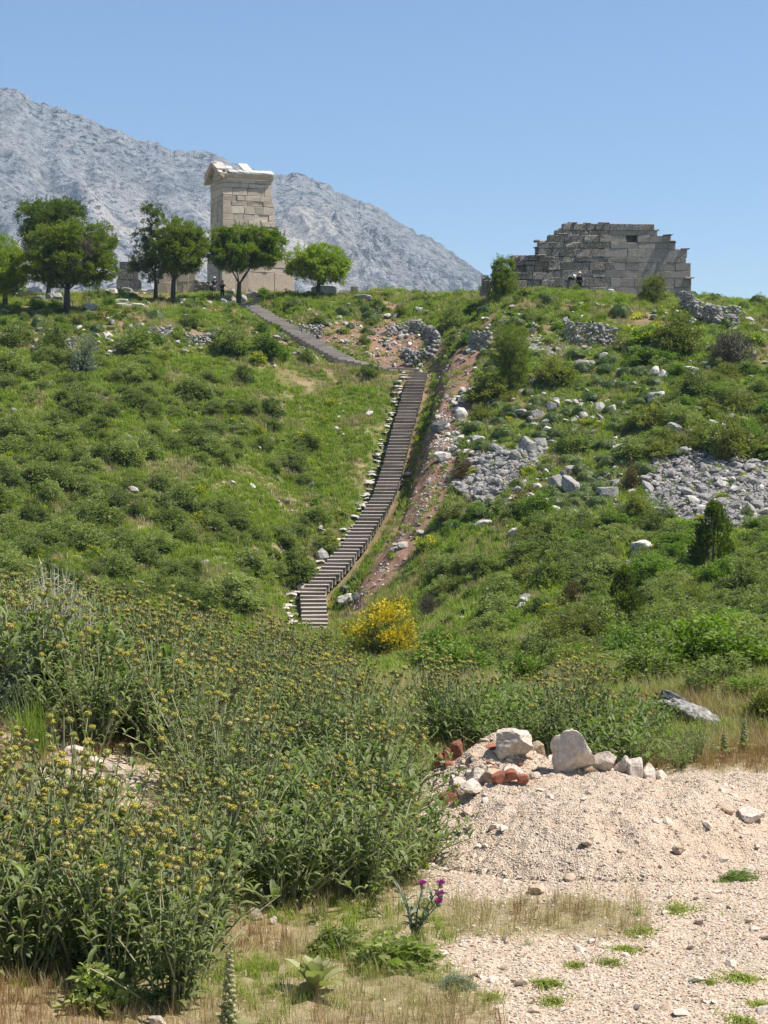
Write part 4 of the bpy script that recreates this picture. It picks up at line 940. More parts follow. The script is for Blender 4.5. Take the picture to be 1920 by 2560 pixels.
# ------------------------------------------------------------------ shrubs that can be told apart
G = None
named = [
 ('mastic', 3, 87, 795, 862, 'shrub', 'dark green shrub at the left edge just below the tree terrace'),
 ('mastic', 87, 168, 804, 878, 'shrub', 'dark green shrub below the big left tree, right of the edge shrub'),
 ('mastic', 445, 503, 772, 820, 'shrub', 'small dark shrub on the bank below the forked trees'),
 ('scrub', 520, 645, 798, 886, 'shrub', 'wide dark shrub left of the upper stair flight'),
 ('bright', 622, 718, 822, 895, 'shrub', 'green shrub pressed against the foot of the upper stair flight'),
 ('mastic', 576, 638, 905, 956, 'shrub', 'round dark shrub alone in the grass below the upper stair flight'),
 ('mastic', 741, 783, 868, 910, 'shrub', 'small dark shrub under the lower steps of the upper flight'),
 ('scrub', 278, 395, 809, 885, 'shrub', 'grey green shrub beside the pale rubble below the terrace'),
 ('grey', 168, 250, 808, 940, 'shrub', 'tall feathery grey green shrub at the upper left of the scrub'),
 ('mastic', 683, 800, 1358, 1444, 'shrub', 'dark round shrub left of the lower steps beside a white boulder'),
 ('mastic', 926, 964, 1226, 1268, 'shrub', 'small dark shrub growing against the left side of the steps'),
 ('scrub', 474, 690, 1425, 1516, 'shrub', 'long low dark shrub at the foot of the left slope'),
 ('broom', 866, 1062, 1500, 1668, 'broom_shrub', 'large yellow flowering broom right of the lowest steps'),
 ('broom', 1060, 1165, 1585, 1660, 'broom_shrub', 'small yellow flowering broom right of the large yellow one'),
 ('dry', 1040, 1100, 1478, 1545, 'shrub', 'dry greyish shrub above the yellow broom'),
 ('mastic', 1094, 1162, 744, 826, 'shrub', 'dark shrub on the brow left of the ruined wall'),
 ('olive', 1322, 1442, 872, 966, 'shrub', 'wide olive green shrub right of the small dark tree on the slope'),
 ('olive', 1160, 1290, 925, 1002, 'shrub', 'rounded olive green shrub right of the stair top'),
 ('olive', 1172, 1228, 998, 1060, 'shrub', 'small olive shrub beside the white stones right of the stairs'),
 ('olive', 1632, 1752, 745, 895, 'shrub', 'tall olive yellow shrub at the foot of the ruined wall, right end'),
 ('spurge', 1552, 1676, 790, 862, 'shrub', 'yellow green shrub between the dry stone wall and the tall olive shrub'),
 ('bright', 1556, 1700, 845, 920, 'shrub', 'low green shrub below the yellow green one by the dry stone wall'),
 ('dry', 1756, 1895, 812, 918, 'shrub', 'large brown bare twiggy shrub on the right slope'),
 ('olive', 1765, 1890, 1000, 1150, 'shrub', 'large shrub with yellowish tips at the right, above the scree'),
 ('mastic', 1385, 1484, 1052, 1140, 'shrub', 'dark shrub among the cushion plants, above the boulders'),
 ('mastic', 1543, 1604, 1024, 1085, 'shrub', 'small round dark shrub in the cushion plants, right of centre'),
 ('scrub', 1530, 1656, 1078, 1150, 'shrub', 'spreading dark shrub above the big scree'),
 ('juniper', 1712, 1852, 1262, 1428, 'juniper', 'broad yellowish juniper below the big scree'),
 ('juniper', 1858, 1900, 1398, 1486, 'juniper', 'narrow upright juniper near the right edge'),
 ('bright', 1160, 1212, 1242, 1302, 'shrub', 'small green shrub right of the spoil bank'),
 ('brown', 1250, 1378, 1215, 1280, 'shrub', 'brown reddish shrub left of the upright boulders'),
 ('juniper', 1512, 1622, 1425, 1590, 'juniper', 'tall bright green juniper in the middle of the right slope'),
 ('brown', 1386, 1465, 1438, 1542, 'shrub', 'brownish shrub left of the bright juniper'),
 ('olive', 1686, 1778, 1444, 1542, 'shrub', 'olive brown round shrub right of the bright juniper'),
 ('juniper', 1738, 1796, 1600, 1694, 'juniper', 'small olive juniper low on the right slope'),
 ('mastic', 1472, 1530, 1608, 1686, 'shrub', 'small dark cone shaped shrub low on the right slope'),
 ('olive', 1248, 1335, 1608, 1716, 'shrub', 'yellow green feathery shrub above the leafy clump behind the gravel'),
 ('bright', 1350, 1412, 1640, 1690, 'shrub', 'bushy green shrub with yellow flowers above the leafy clump'),
 ('brown', 1550, 1610, 1150, 1230, 'shrub', 'thin brownish shrub at the left rim of the big scree'),
 ('dry', 1725, 1850, 1700, 1795, 'shrub', 'bare grey twiggy shrub behind the long fallen stone'),
 ('brown', 1120, 1190, 1140, 1195, 'shrub', 'reddish brown dead bush on the spoil bank by the rubble'),
]
for kind, u0, u1, v0, v1, nm, lab in named: bush(kind, u0, u1, v0, v1, nm, lab)
bush('olive', 1845, 1990, 1690, 1830, 'shrub', 'yellow green shrub cut by the right edge, above the clearing', d=16.4)
taken = [((a + b) / 2, (c + d) / 2, (b - a) / 2, (d - c) / 2) for _, a, b, c, d, _, _ in named]
def free(u, v, f=.8): return all(((u - a) / (c * f)) ** 2 + ((v - b) / (e * f)) ** 2 > 1 for a, b, c, e in taken)
# clearings of grass in the scrub of the left slope
GRASS = [(90, 1020, 55, 45), (880, 1000, 170, 130), (900, 1160, 140, 140), (760, 970, 150, 80), (640, 900, 160, 40), (560, 1215, 130, 55), (660, 1300, 60, 40), (430, 1180, 60, 40), (700, 1260, 60, 60), (860, 1300, 60, 60), (640, 1150, 60, 25),
         (200, 880, 60, 25), (460, 920, 70, 50), (320, 1080, 60, 25), (180, 1180, 30, 30), (560, 1400, 90, 40), (700, 1500, 110, 40), (380, 1340, 60, 30), (60, 880, 40, 20), (750, 1060, 60, 30), (800, 1480, 70, 90)]
def stair_clear(u, v):
    su = np.interp(v, [931, 1093, 1215, 1273, 1377, 1446, 1493, 1588], [1047, 1007, 978, 958, 891, 831, 781, 789]); return u < su - 62
LOOK = {'mastic': 'dark green shrub', 'scrub': 'green shrub', 'bright': 'fresh green shrub', 'olive': 'olive green shrub', 'cushion': 'rounded cushion plant', 'low': 'low leafy plant', 'spurge': 'yellow green spurge'}
def fill(n, test, wr, kinds, name, labels, group, vr, ur, sep=.62, aspect=(.45, .75), dmin=60):
    out = []; tries = 0
    while len(out) < n and tries < n * 60:
        tries += 1; u, v = rng.uniform(*ur), rng.uniform(*vr)
        p = hit(u, v, dmin)
        if not test(u, v, p): continue
        k = p[1] / F; w = rng.uniform(*wr)
        if float(poly_dist(p[0], p[1], spoil)[0]) < 1.0 + w * .45: continue
        if any(math.hypot(p[0] - q[0], p[1] - q[1]) < sep * (w + q[2]) / 2 for q in out): continue
        kd = kinds[int(rng.integers(0, len(kinds)))]; me = SH[kd][int(rng.integers(0, len(SH[kd])))]
        place(name, me, p - np.array([0, 0, .05]), w, w * rng.uniform(.8, 1.1), w * rng.uniform(*aspect), near_label(u, v, ('tufted ' if 'brow' in name else '') + ('small ' if w < wr[0] + (wr[1] - wr[0]) * .33 else 'middling ' if w < wr[0] + (wr[1] - wr[0]) * .66 else 'broad ') + LOOK[kd] + (' in the low meadow' if 'meadow' in name else '')), 'shrub', group); out.append((p[0], p[1], w))
    return out
def t_left(u, v, p):
    if not free(u, v) or not stair_clear(u, v): return False
    g = min(((u - a) / c) ** 2 + ((v - b) / e) ** 2 for a, b, c, e in GRASS)
    return g > 1 or rng.random() < .04
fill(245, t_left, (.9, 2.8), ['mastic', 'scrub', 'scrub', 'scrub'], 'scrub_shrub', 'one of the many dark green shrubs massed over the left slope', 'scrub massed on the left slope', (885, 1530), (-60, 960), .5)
RG = [(1180, 1350, 130, 90), (1260, 1450, 120, 90), (1150, 1560, 90, 60), (1340, 1700, 140, 30), (1430, 1270, 100, 30), (1330, 1560, 60, 100)]
def t_right(u, v, p):
    if not free(u, v - 12, 1.1): return False
    if any(in_poly(p[0], p[1], P) for P in BARE): return rng.random() < .05
    g = min(((u - a) / c) ** 2 + ((v - b) / e) ** 2 for a, b, c, e in RG)
    if g < 1 and rng.random() > .12: return False
    return u > 1090 + max(0, (1250 - v)) * .3
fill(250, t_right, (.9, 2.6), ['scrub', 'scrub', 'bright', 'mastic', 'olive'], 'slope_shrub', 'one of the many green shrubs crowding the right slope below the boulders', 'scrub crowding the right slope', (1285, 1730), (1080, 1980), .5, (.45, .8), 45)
def t_rtop(u, v, p): return free(u, v, .7) and u > 1480 and not any(in_poly(*p[:2], P) for P in BARE)
fill(46, t_rtop, (1.2, 3.0), ['scrub', 'mastic', 'bright', 'olive'], 'slope_shrub', 'one of the green shrubs at the upper right, between the ruined wall and the scree', 'scrub at the upper right', (930, 1160), (1640, 1980), .55)
fill(46, lambda u, v, p: free(u, v, .6), (.5, 1.5), ['scrub', 'bright', 'mastic', 'olive'], 'meadow_shrub', None, 'shrubs in the meadow below the slope', (1655, 1745), (1090, 1960), .5, (.45, .75), 20)
def t_cush(u, v, p): return free(u, v, .75) and not any(in_poly(*p[:2], P) for P in (SCREE_A, SCREE_B, SCREE_C))
fill(170, t_cush, (.6, 1.9), ['cushion'], 'cushion_plant', 'one of the low rounded green cushion plants among white stones on the right slope', 'cushion plants of the right slope', (880, 1290), (1190, 1700), .45, (.3, .5))
def t_brow(u, v, p): return free(u, v, .7) and not (520 < u < 1020 and abs(v - np.interp(u, [613, 990], [760, 930])) < 34) and not (940 < u < 1100 and v > 805)
fill(190, t_brow, (.5, 1.7), ['cushion', 'scrub', 'scrub', 'olive', 'bright', 'low'], 'brow_shrub', 'one of the small green tufted shrubs along the brow of the hill', 'small shrubs along the brow', (738, 860), (-40, 1960), .5, (.45, .8), 90)
fill(85, lambda u, v, p: free(u, v, .5) and (u < 990 or u > 1150), (.35, .9), ['spurge'], 'spurge', 'one of the yellow green flowering spurges dotted over the slopes', 'spurges dotted over the slopes', (850, 1560), (0, 1900), .6, (.6, 1.0))
for u, v, w in ((820, 1357, 45), (1065, 1372, 60), (640, 905, 50), (770, 1110, 60), (1320, 1180, 40), (1540, 1075, 30), (850, 1290, 40)):
    bush('spurge', u - w / 2, u + w / 2, v - w * .55, v + 5, 'spurge', 'one of the yellow green flowering spurges dotted over the slopes', 'shrub', group='spurges dotted over the slopes')

# ------------------------------------------------------------------ grass over the hill (too many blades to count)
tufts = [blade_tuft('tuft', ML_grass, 26, .26, .6, .016, .10) for _ in range(3)] + [blade_tuft('tuft', ML_drygrass, 20, .30, .5, .012, .10) for _ in range(2)] + [blade_tuft('tuft', ML_grass, 16, .14, .9, .03, .09)]
N = 125000
ga = rng.uniform(-.27, .27, N); gd = np.sqrt(rng.uniform(24 ** 2, 160 ** 2, N)); px, py = ga * gd, gd; pz = land_h(px, py)
ok = np.ones(N, bool)
for P in (SCREE_A, SCREE_B): ok &= ~(in_poly(px, py, P) & (rng.random(N) < .93))
for P in (SCREE_C, SCREE_D): ok &= ~(in_poly(px, py, P) & (rng.random(N) < .75))
dd, _ = poly_dist(px, py, spoil); ok &= ~((dd < 1.7) & (rng.random(N) < .9))
for P in (st1, st2): dd, _ = poly_dist(px, py, P); ok &= dd > 1.0
uu = 960 + F * px / py; vv_ = YH - F * pz / py; su = np.interp(vv_, [931, 1093, 1215, 1273, 1377, 1446, 1493, 1588], [1047, 1007, 978, 958, 891, 831, 781, 789]); ok &= ~((uu < su) & (uu > su - 75) & (vv_ > 935) & (vv_ < 1590) & (rng.random(N) < .55))
bare = fbm2(px / 3.5, py / 3.5, 3, 61) > .22; ok &= ~(bare & (py > 132) & (rng.random(N) < .75)); ok &= ~((960 + F * px / py > 1150) & (YH - F * pz / py < 1320) & (YH - F * pz / py > 860) & (rng.random(N) < .45)); ok &= ~((py > 131) & (fbm2(px / 3.5, py / 3.5, 3, 61) > -.02) & (rng.random(N) < .6))
px, py, pz = px[ok], py[ok], pz[ok]; n = len(px)
dn = fbm2(px / 2.2, py / 2.2, 3, 71) + .18 * (py < 70) + rng.normal(size=n) * .15
pick = np.where(dn > .22, rng.integers(3, 5, n), np.where(rng.random(n) < .6, rng.integers(0, 3, n), 5))
sc = rng.uniform(.7, 1.9, n) * np.where(py < 60, .8, 1)
scatter('grass', np.stack([px, py, pz], 1), np.stack([rng.normal(size=n) * .1, rng.normal(size=n) * .1, rng.uniform(0, 6.28, n)], 1), np.stack([sc, sc, sc * rng.uniform(.6, 1.2, n)], 1), pick, tufts)['label'] = 'green and dry grass covering the hillside'

# low mixed undergrowth between the shrubs (a mass nobody could count)
under = [shrub_mesh('undergrowth', m_, 130, 9, .2, .17, .35, 1, tw=0) for m_ in (ML_scrub, ML_scrub, ML_mastic, ML_bright, ML_olive, ML_grey)] + [shrub_mesh('undergrowth', ML_bright, 60, 6, .2, .16, .4, 1, [ML_spurge], 60, tw=0)]
N = 21000; ga = rng.uniform(-.26, .26, N); gd = np.sqrt(rng.uniform(60 ** 2, 156 ** 2, N)); px, py = ga * gd, gd
pz = land_h(px, py); uu = 960 + F * px / py; vv_ = YH - F * pz / py
ok = rng.random(N) < .35 + .8 * smooth(-.1, .15, fbm2(px / 4.5, py / 4.5, 3, 121))
for a, b, c_, e in GRASS: ok &= ~((((uu - a) / c_) ** 2 + ((vv_ - b) / e) ** 2 < 1) & (rng.random(N) < .85))
ok &= ~((uu > 1170) & (uu < 1660) & (vv_ > 870) & (vv_ < 1290) & (rng.random(N) < .7))
ok &= ~((vv_ < 860) & (rng.random(N) < .4))
su = np.interp(vv_, [931, 1093, 1215, 1273, 1377, 1446, 1493, 1588], [1047, 1007, 978, 958, 891, 831, 781, 789]); ok &= ~((uu < su) & (uu > su - 110))
for P in BARE: ok &= ~(in_poly(px, py, P) & (rng.random(N) < .93))
dd, _ = poly_dist(px, py, spoil); ok &= dd > 1.9
for P in (st1, st2): dd, _ = poly_dist(px, py, P); ok &= dd > 1.25
px, py, pz = px[ok], py[ok], pz[ok]; n = len(px); sc = .2 + .65 * rng.random(n) ** 1.8
tone = fbm2(px / 7, py / 7, 2, 131); pk = np.where(tone > .12, rng.integers(3, 5, n), rng.integers(0, 4, n)); pk = np.where(rng.random(n) < .05, 6, np.where(rng.random(n) < .05, 5, pk))
scatter('undergrowth', np.stack([px, py, pz - .03], 1), np.stack([rng.normal(size=n) * .15, rng.normal(size=n) * .15, rng.uniform(0, 6.28, n)], 1), np.stack([sc, sc, sc * rng.uniform(.5, 1.0, n)], 1), pk, under)['label'] = 'low mixed undergrowth covering the slopes between the shrubs'

# ------------------------------------------------------------------ boulders and dry stone
def boulder(u0, u1, v0, v1, label, mat=None, d=None, boxy=False, sub=3, depth=.8, sink=.1, name='boulder', cat='boulder', group=None, cuts=9, tilt=0, rough=.08):
    uc = (u0 + u1) / 2
    onheap = d is not None and d < 14
    p = hit(uc, v1, 5 if d is None else d) if d is None or d > 40 else np.array([(uc - 960) / F * d, d, V(d, v1)])
    k = p[1] / F; w, h = (u1 - u0) * k, (v1 - v0) * k
    if onheap: p[2] = min(p[2], float(land_h(p[0], p[1] + .1)) + .01); h = min(max(h, V(d, v0) - p[2]), 1.22 * h)
    vv, tt_ = rock_verts(sub, seed(), cuts, rough, boxy=boxy)
    sz = np.array([w * 1.04, max(w, h) * depth, h * (1 + sink)])
    me = mesh_np(name, vv * sz, None, tt_, [mat or M_white])
    o = obj(name, me, None, (p[0], p[1] + sz[1] * .3, p[2] + h * (.5 - sink / 2)), (0, tilt, rng.normal() * .12))
    return tag(o, label, cat, group)
# the heap of quarried boulders on the gravel
heap = [
 (1242, 1334, 1823, 1899, 'large white boulder left of the gap on top of the gravel heap', M_boulder, 13.15, False, .9),
 (1320, 1368, 1815, 1855, 'small cream boulder perched at the back between the two large boulders', M_tan, 13.55, True, .9),
 (1368, 1398, 1834, 1857, 'fist-like pale stone beside the small cream boulder at the back', M_boulder, 13.5, False, .9),
 (1381, 1490, 1826, 1934, 'biggest cream boulder in the middle of the gravel heap', M_boulder, 12.95, False, .85),
 (1456, 1507, 1842, 1890, 'tan boulder half hidden behind the biggest boulder', M_tan, 13.4, False, .9),
 (1478, 1543, 1879, 1932, 'flat white boulder leaning on the right of the biggest boulder', M_boulder, 12.95, False, .9),
 (1537, 1578, 1891, 1939, 'rounded white boulder, fourth from the right end of the row', M_boulder, 12.95, False, 1),
 (1568, 1611, 1897, 1949, 'tall pointed white boulder, third from the right end of the row', M_boulder, 12.9, True, .8),
 (1606, 1641, 1910, 1957, 'narrow pale boulder, second from the right end of the row', M_boulder, 12.9, False, .9),
 (1636, 1675, 1926, 1960, 'low pale boulder at the right end of the row', M_boulder, 12.95, False, .9),
 (1166, 1232, 1882, 1918, 'flat white stone left of the large white boulder', M_boulder, 12.9, False, 1.0),
 (1203, 1262, 1893, 1932, 'rough pinkish stone below the large white boulder', M_tan, 12.8, False, 1.0),
 (1255, 1312, 1898, 1930, 'rough greyish stone under the right side of the large white boulder', M_boulder, 12.85, False, 1.0),
 (1118, 1170, 1888, 1940, 'white stone half hidden behind the leafy clump at the left of the heap', M_boulder, 12.8, False, 1.0),
 (1150, 1206, 1918, 1942, 'long flat white slab in front of the red fragments', M_boulder, 12.6, False, 1.0),
 (1790, 1838, 2008, 2036, 'low tan stone on the right shoulder of the gravel heap', M_tan, None, False, 1.0),
 (1852, 1917, 2024, 2056, 'flat white stone lying on the gravel near the right edge', M_boulder, None, False, 1.0),
 (1008, 1040, 1838, 1880, 'white stone standing among the flowers left of the red fragments', M_boulder, 13.6, True, .8),
 (1682, 1712, 2116, 2138, 'little brown stone half way down the gravel heap', M_tan, None, False, 1.0),
 (1452, 1482, 2098, 2118, 'small stone sitting in a dent in the middle of the gravel heap', M_tan, None, False, 1.0),
 (1320, 1362, 2216, 2236, 'flat brown stone at the foot of the gravel heap', M_tan, None, True, 1.0),
]
for u0, u1, v0, v1, lab, mt, d, bx_, dp in heap: boulder(u0, u1, v0, v1, lab, mt, d, bx_, 4 if u1 - u0 > 44 else 3, dp, .15, rough=.1, cuts=11)
for u0, u1, v0, v1, lab in [(1081, 1112, 1848, 1886, 'leftmost upright red brick fragment'), (1106, 1136, 1846, 1880, 'dark red brick fragment in the middle of the red group'), (1128, 1158, 1852, 1888, 'broken red brick fragment right in the red group'), (1100, 1146, 1874, 1902, 'pinkish brick fragment in front of the red group'),
                           (1212, 1248, 1862, 1886, 'red brick fragment behind the flat white stone'), (1262, 1296, 1924, 1948, 'bright red brick fragment below the rough stones'), (1230, 1268, 1920, 1942, 'dark red brick fragment with a pale top'), (1294, 1322, 1908, 1926, 'small pink brick fragment under the large white boulder'), (1170, 1200, 1926, 1946, 'small red tile fragment left of the bright red one')]:
    boulder(u0, u1, v0, v1, lab, M_brick, 13.3 if v0 < 1870 else 12.7, True, 2, .8, .1, 'brick_fragment', 'brick', cuts=6, tilt=rng.normal() * .3)
for k in range(46):                      # the scatter of small stone and tile on the crest
    u, v = rng.uniform(1110, 1345), rng.uniform(1896, 1950); w = rng.uniform(9, 24)
    boulder(u - w / 2, u + w / 2, v - w * .6, v, near_label(u, v, ['white rubble piece', 'tan rubble piece', 'red tile piece', 'pale rubble piece'][k % 4]), [M_boulder, M_tan, M_brick, M_boulder][k % 4], None, k % 2 == 0, 2, .9, .15, 'rubble_piece', 'rubble', 'rubble on the gravel heap')
# long fallen stone
boulder(1640, 1812, 1758, 1822, 'long grey fallen stone lying tilted behind the leafy clump', M_rubble, 16.3, False, 4, .4, .1, 'fallen_stone', 'boulder', tilt=R(27), rough=.12)
boulder(1640, 1735, 1738, 1790, 'dark broken end of the long fallen stone', M_dark_rock, 16.6, True, 3, .6, .1, 'fallen_stone', 'boulder', tilt=R(27))
boulder(1765, 1800, 1838, 1872, 'pale stone at the lower end of the long fallen stone', M_white, 16.6, False, 3, .8, .1)
# boulders of the slope
slope = [
 (1374, 1407, 1185, 1233, 'upright grey boulder, left of the pair on the right slope', M_rubble, True), (1404, 1450, 1187, 1239, 'cloven grey boulder, right of the pair on the right slope', M_rubble, False), (1398, 1420, 1175, 1202, 'small dark stone behind the pair of boulders', M_dark_rock, False),
 (1490, 1548, 1216, 1254, 'square white boulder right of the boulder pair', M_rubble, True), (1430, 1467, 1235, 1256, 'flat white stone below the boulder pair', M_white, False), (1622, 1667, 977, 1010, 'white boulder among cushion plants at the upper right', M_white, False),
 (1361, 1395, 1003, 1030, 'dark grey rounded boulder above the cushion plants', M_dark_rock, False), (1324, 1363, 1024, 1047, 'long pale stone left of the dark rounded boulder', M_rubble, False), (1286, 1326, 1022, 1040, 'flat pale stone, second left of the dark rounded boulder', M_rubble, False),
 (1160, 1190, 1052, 1078, 'pointed white stone beside the spoil bank', M_white, False), (1180, 1216, 1088, 1110, 'flat white slab right of the spoil bank', M_white, True), (1297, 1345, 1090, 1138, 'rough white outcrop above the left scree', M_rubble, False), (1335, 1369, 1094, 1126, 'right half of the rough white outcrop above the left scree', M_rubble, False),
 (1438, 1477, 898, 922, 'white stone under the dry stone wall before the ruin', M_white, False), (1497, 1522, 880, 906, 'small white stone right under the dry stone wall', M_white, False), (1118, 1149, 1276, 1294, 'lone white slab on the grass right of the spoil bank', M_white, True),
 (1580, 1636, 1350, 1386, 'white boulder in the scrub below the big scree', M_white, False), (1670, 1708, 1345, 1380, 'leaning white stone left of the broad juniper', M_white, False), (1812, 1853, 1422, 1454, 'white boulder in the scrub near the right edge', M_white, False),
 (1624, 1650, 914, 940, 'white stone left of a cluster below the bright shrubs', M_white, False), (1644, 1674, 922, 954, 'white stone right of a cluster below the bright shrubs', M_white, False), (1708, 1752, 914, 942, 'white flat rock below the bare twiggy shrub', M_white, False), (1668, 1708, 1055, 1086, 'white rock at the top of the big scree', M_rubble, False), (1698, 1740, 1038, 1056, 'flat white rock above the big scree', M_rubble, False),
 (1490, 1516, 1004, 1032, 'white stone, left of two under the middle cushions', M_white, False), (1512, 1541, 1010, 1034, 'white stone, right of two under the middle cushions', M_white, False), (1076, 1124, 1052, 1080, 'grey boulder at the head of the trench', M_dark_rock, False), (1084, 1127, 1128, 1156, 'white boulder on the spoil bank', M_white, False), (1140, 1172, 1018, 1046, 'long white stone right of the spoil bank top', M_white, False), (1148, 1176, 980, 1008, 'white stone above the spoil bank', M_white, False),
 (1186, 1234, 1300, 1318, 'row-like white stone at the lower end of the left scree', M_white, False), (1270, 1312, 1320, 1340, 'pale stone low in the grass under the left scree', M_white, False),
 (790, 822, 1370, 1412, 'white boulder right of the dark round shrub by the lower steps', M_white, False), (738, 780, 1456, 1490, 'white boulder left of the lowest steps', M_white, False), (845, 890, 1484, 1512, 'white rock at the foot of the trench', M_white, False), (880, 904, 1480, 1504, 'dark rock at the foot of the trench', M_dark_rock, False), (848, 878, 1464, 1484, 'mossy stone right of the lower steps', M_dark_rock, False),
 (1180, 1212, 1600, 1625, 'white stone on the bare strip above the yellow broom', M_white, False), (1195, 1226, 1622, 1644, 'lower white stone on the bare strip above the yellow broom', M_white, False), (1142, 1165, 1540, 1556, 'small white stone on the bare strip of the right slope', M_white, False),
 # terrace by the trees
 (45, 104, 716, 748, 'big pale rock under the far left trees', M_white, False), (80, 112, 738, 758, 'grey squared stone below the big pale rock', M_greyR, True), (112, 132, 732, 756, 'rounded grey stone left of the big tree trunk', M_rubble, False), (130, 158, 730, 756, 'round grey millstone-like stone behind the big tree trunk', M_rubble, False), (205, 242, 756, 776, 'grey rock right of the big tree trunk', M_rubble, False),
 (256, 292, 720, 738, 'white fallen block right of the big left tree', M_white, True), (298, 332, 718, 738, 'dark hollowed block beside a white one on the terrace', M_greyR, True), (322, 344, 728, 740, 'small white block on the terrace', M_white, True), (336, 402, 708, 722, 'long white fallen beam behind the terrace blocks', M_white, True), (285, 364, 756, 772, 'long white moulded slab lying on the terrace edge', M_white, True), (284, 322, 746, 760, 'white slab above the long moulded slab', M_white, True), (258, 280, 756, 768, 'little white slab left of the long moulded slab', M_white, True), (440, 464, 744, 756, 'small white stone in the grass right of the long slab', M_white, False),
 (552, 568, 746, 762, 'small white upright marker stone at the head of the stairs', M_white, True), (562, 590, 722, 742, 'grey fallen block left of the tree before the tower', M_greyR, True), (612, 650, 724, 744, 'grey fallen block right of the tree before the tower', M_greyR, True), (545, 590, 738, 758, 'low grey block at the stair head', M_greyR, True), (600, 618, 736, 756, 'pointed pale stone at the stair head', M_rubble, False), (632, 660, 742, 756, 'grey block right of the stair head', M_greyR, True), (654, 694, 690, 722, 'white rock leaning at the tower base, right side', M_white, False), (778, 842, 714, 740, 'long pale fallen block below the bushy tree', M_rubble, True), (848, 872, 722, 742, 'rounded pale block right of the bushy tree', M_rubble, True), (876, 898, 712, 736, 'small pale block on the brow right of the bushy tree', M_rubble, True), (886, 932, 736, 752, 'long grey stone on the brow', M_rubble, True), (1040, 1058, 768, 780, 'white stone lying on the brow', M_white, False), (866, 880, 756, 770, 'round white stone below the brow', M_white, False),
 (1500, 1526, 690, 724, 'white rock, left of the pile at the ruined wall', M_white, False), (1520, 1548, 704, 728, 'white rock, middle of the pile at the ruined wall', M_white, False), (1540, 1562, 700, 722, 'white rock, topmost right of the pile at the ruined wall', M_white, False), (1552, 1580, 716, 738, 'white rock, right end of the pile at the ruined wall', M_white, False), (1512, 1540, 722, 740, 'flat white rock at the front of the pile at the ruined wall', M_white, False),
]
for u0, u1, v0, v1, lab, mt, bx_ in slope: boulder(u0, u1, v0, v1, lab, mt, 142.5 if 'pile at the ruined' in lab else 60, bx_, 3 if u1 - u0 > 34 else 2, .8, .15)
SP = [mesh_np('stone', rock_verts(1, 500 + i, 7, .1)[0], None, ico(1)[1], [M_rubble]) for i in range(10)]
SPW = [mesh_np('stone', rock_verts(1, 520 + i, 7, .1)[0], None, ico(1)[1], [M_white]) for i in range(8)]
SP2 = [mesh_np('stone', rock_verts(2, 540 + i, 8, .1)[0], None, ico(2)[1], [M_rubble]) for i in range(8)]
def stones(root, pts, size, meshes=SP2):
    o0 = np.array(root.location)
    for p in pts:
        s = rng.uniform(*size); obj('stone', meshes[int(rng.integers(0, len(meshes)))], root, tuple(np.asarray(p) - o0), (rng.normal() * .35, rng.normal() * .3, rng.uniform(0, 6.28)), (s * rng.uniform(.9, 1.5), s * rng.uniform(.8, 1.2), s * rng.uniform(.6, .95)))
def dry_wall(label, path, h, size=(.24, .42), thick=2):
    """courses of rough stones following a ground line given by photograph points"""
    P = np.array([hit(u, v, 60) for u, v in path]); seg = np.linalg.norm(np.diff(P[:, :2], axis=0), axis=1); s = np.concatenate([[0], np.cumsum(seg)])
    root = empty('dry_stone_wall', tuple(P[0])); tag(root, label, 'wall'); pts = []; st_ = sum(size) / 2
    rowsn = max(1, int(h / (st_ * .62)))
    for r_ in range(rowsn + 1):
        q = np.arange(st_ * .5 * (r_ % 2), s[-1], st_ * 1.05)
        for t_ in q:
            hh = h * (.75 + .5 * float(noise2(np.array(t_ / 1.3), np.array(1.0), 77)) + .25)
            if r_ * st_ * .62 > hh: continue
            x, y = np.interp(t_, s, P[:, 0]), np.interp(t_, s, P[:, 1]); zg = float(land_h(x, y))
            back = r_ * .07
            pts.append((x + rng.normal() * .05, y + back + rng.normal() * .06, zg + .08 + r_ * st_ * .62 + rng.normal() * .03))
    stones(root, pts, size); return root
dry_wall('curved dry stone retaining wall above the stair top, horseshoe shaped', [(968, 842), (1000, 835), (1030, 828), (1060, 832), (1085, 850), (1098, 870), (1080, 892), (1050, 905), (1015, 915)], .95)
dry_wall('lower apron of tumbled white stones under the horseshoe wall', [(1010, 890), (1030, 902), (1060, 896), (1085, 880)], .7)
dry_wall('short dry stone wall left of the small dark tree', [(1176, 872), (1200, 874), (1228, 868)], 1.35)
dry_wall('neat dry stone wall on the bank before the ruined wall', [(1414, 858), (1450, 864), (1500, 866), (1544, 858)], 1.75)
dry_wall('dry stone wall running down from the right end of the ruin', [(1706, 772), (1745, 800), (1790, 818), (1850, 816)], 1.5)
dry_wall('upper heap of stones at the right end of the ruin', [(1720, 765), (1770, 785), (1820, 798)], .8)
dry_wall('small dry stone wall right of the upper stair flight', [(748, 845), (775, 848), (806, 842)], 1.1, (.2, .36))
dry_wall('small heap of white stones on the bank below the rounded tree', [(374, 846), (400, 848), (430, 842)], .8, (.2, .36))
dry_wall('heap of pale stones on the bank left of the wide shrub', [(463, 860), (495, 864), (526, 856)], .75, (.2, .36))
dry_wall('heap of stones beside the tall feathery shrub', [(168, 878), (192, 876)], .9, (.2, .36))
dry_wall('low row of stones between the wide shrub and the stairs', [(556, 880), (580, 884)], .5, (.2, .36))
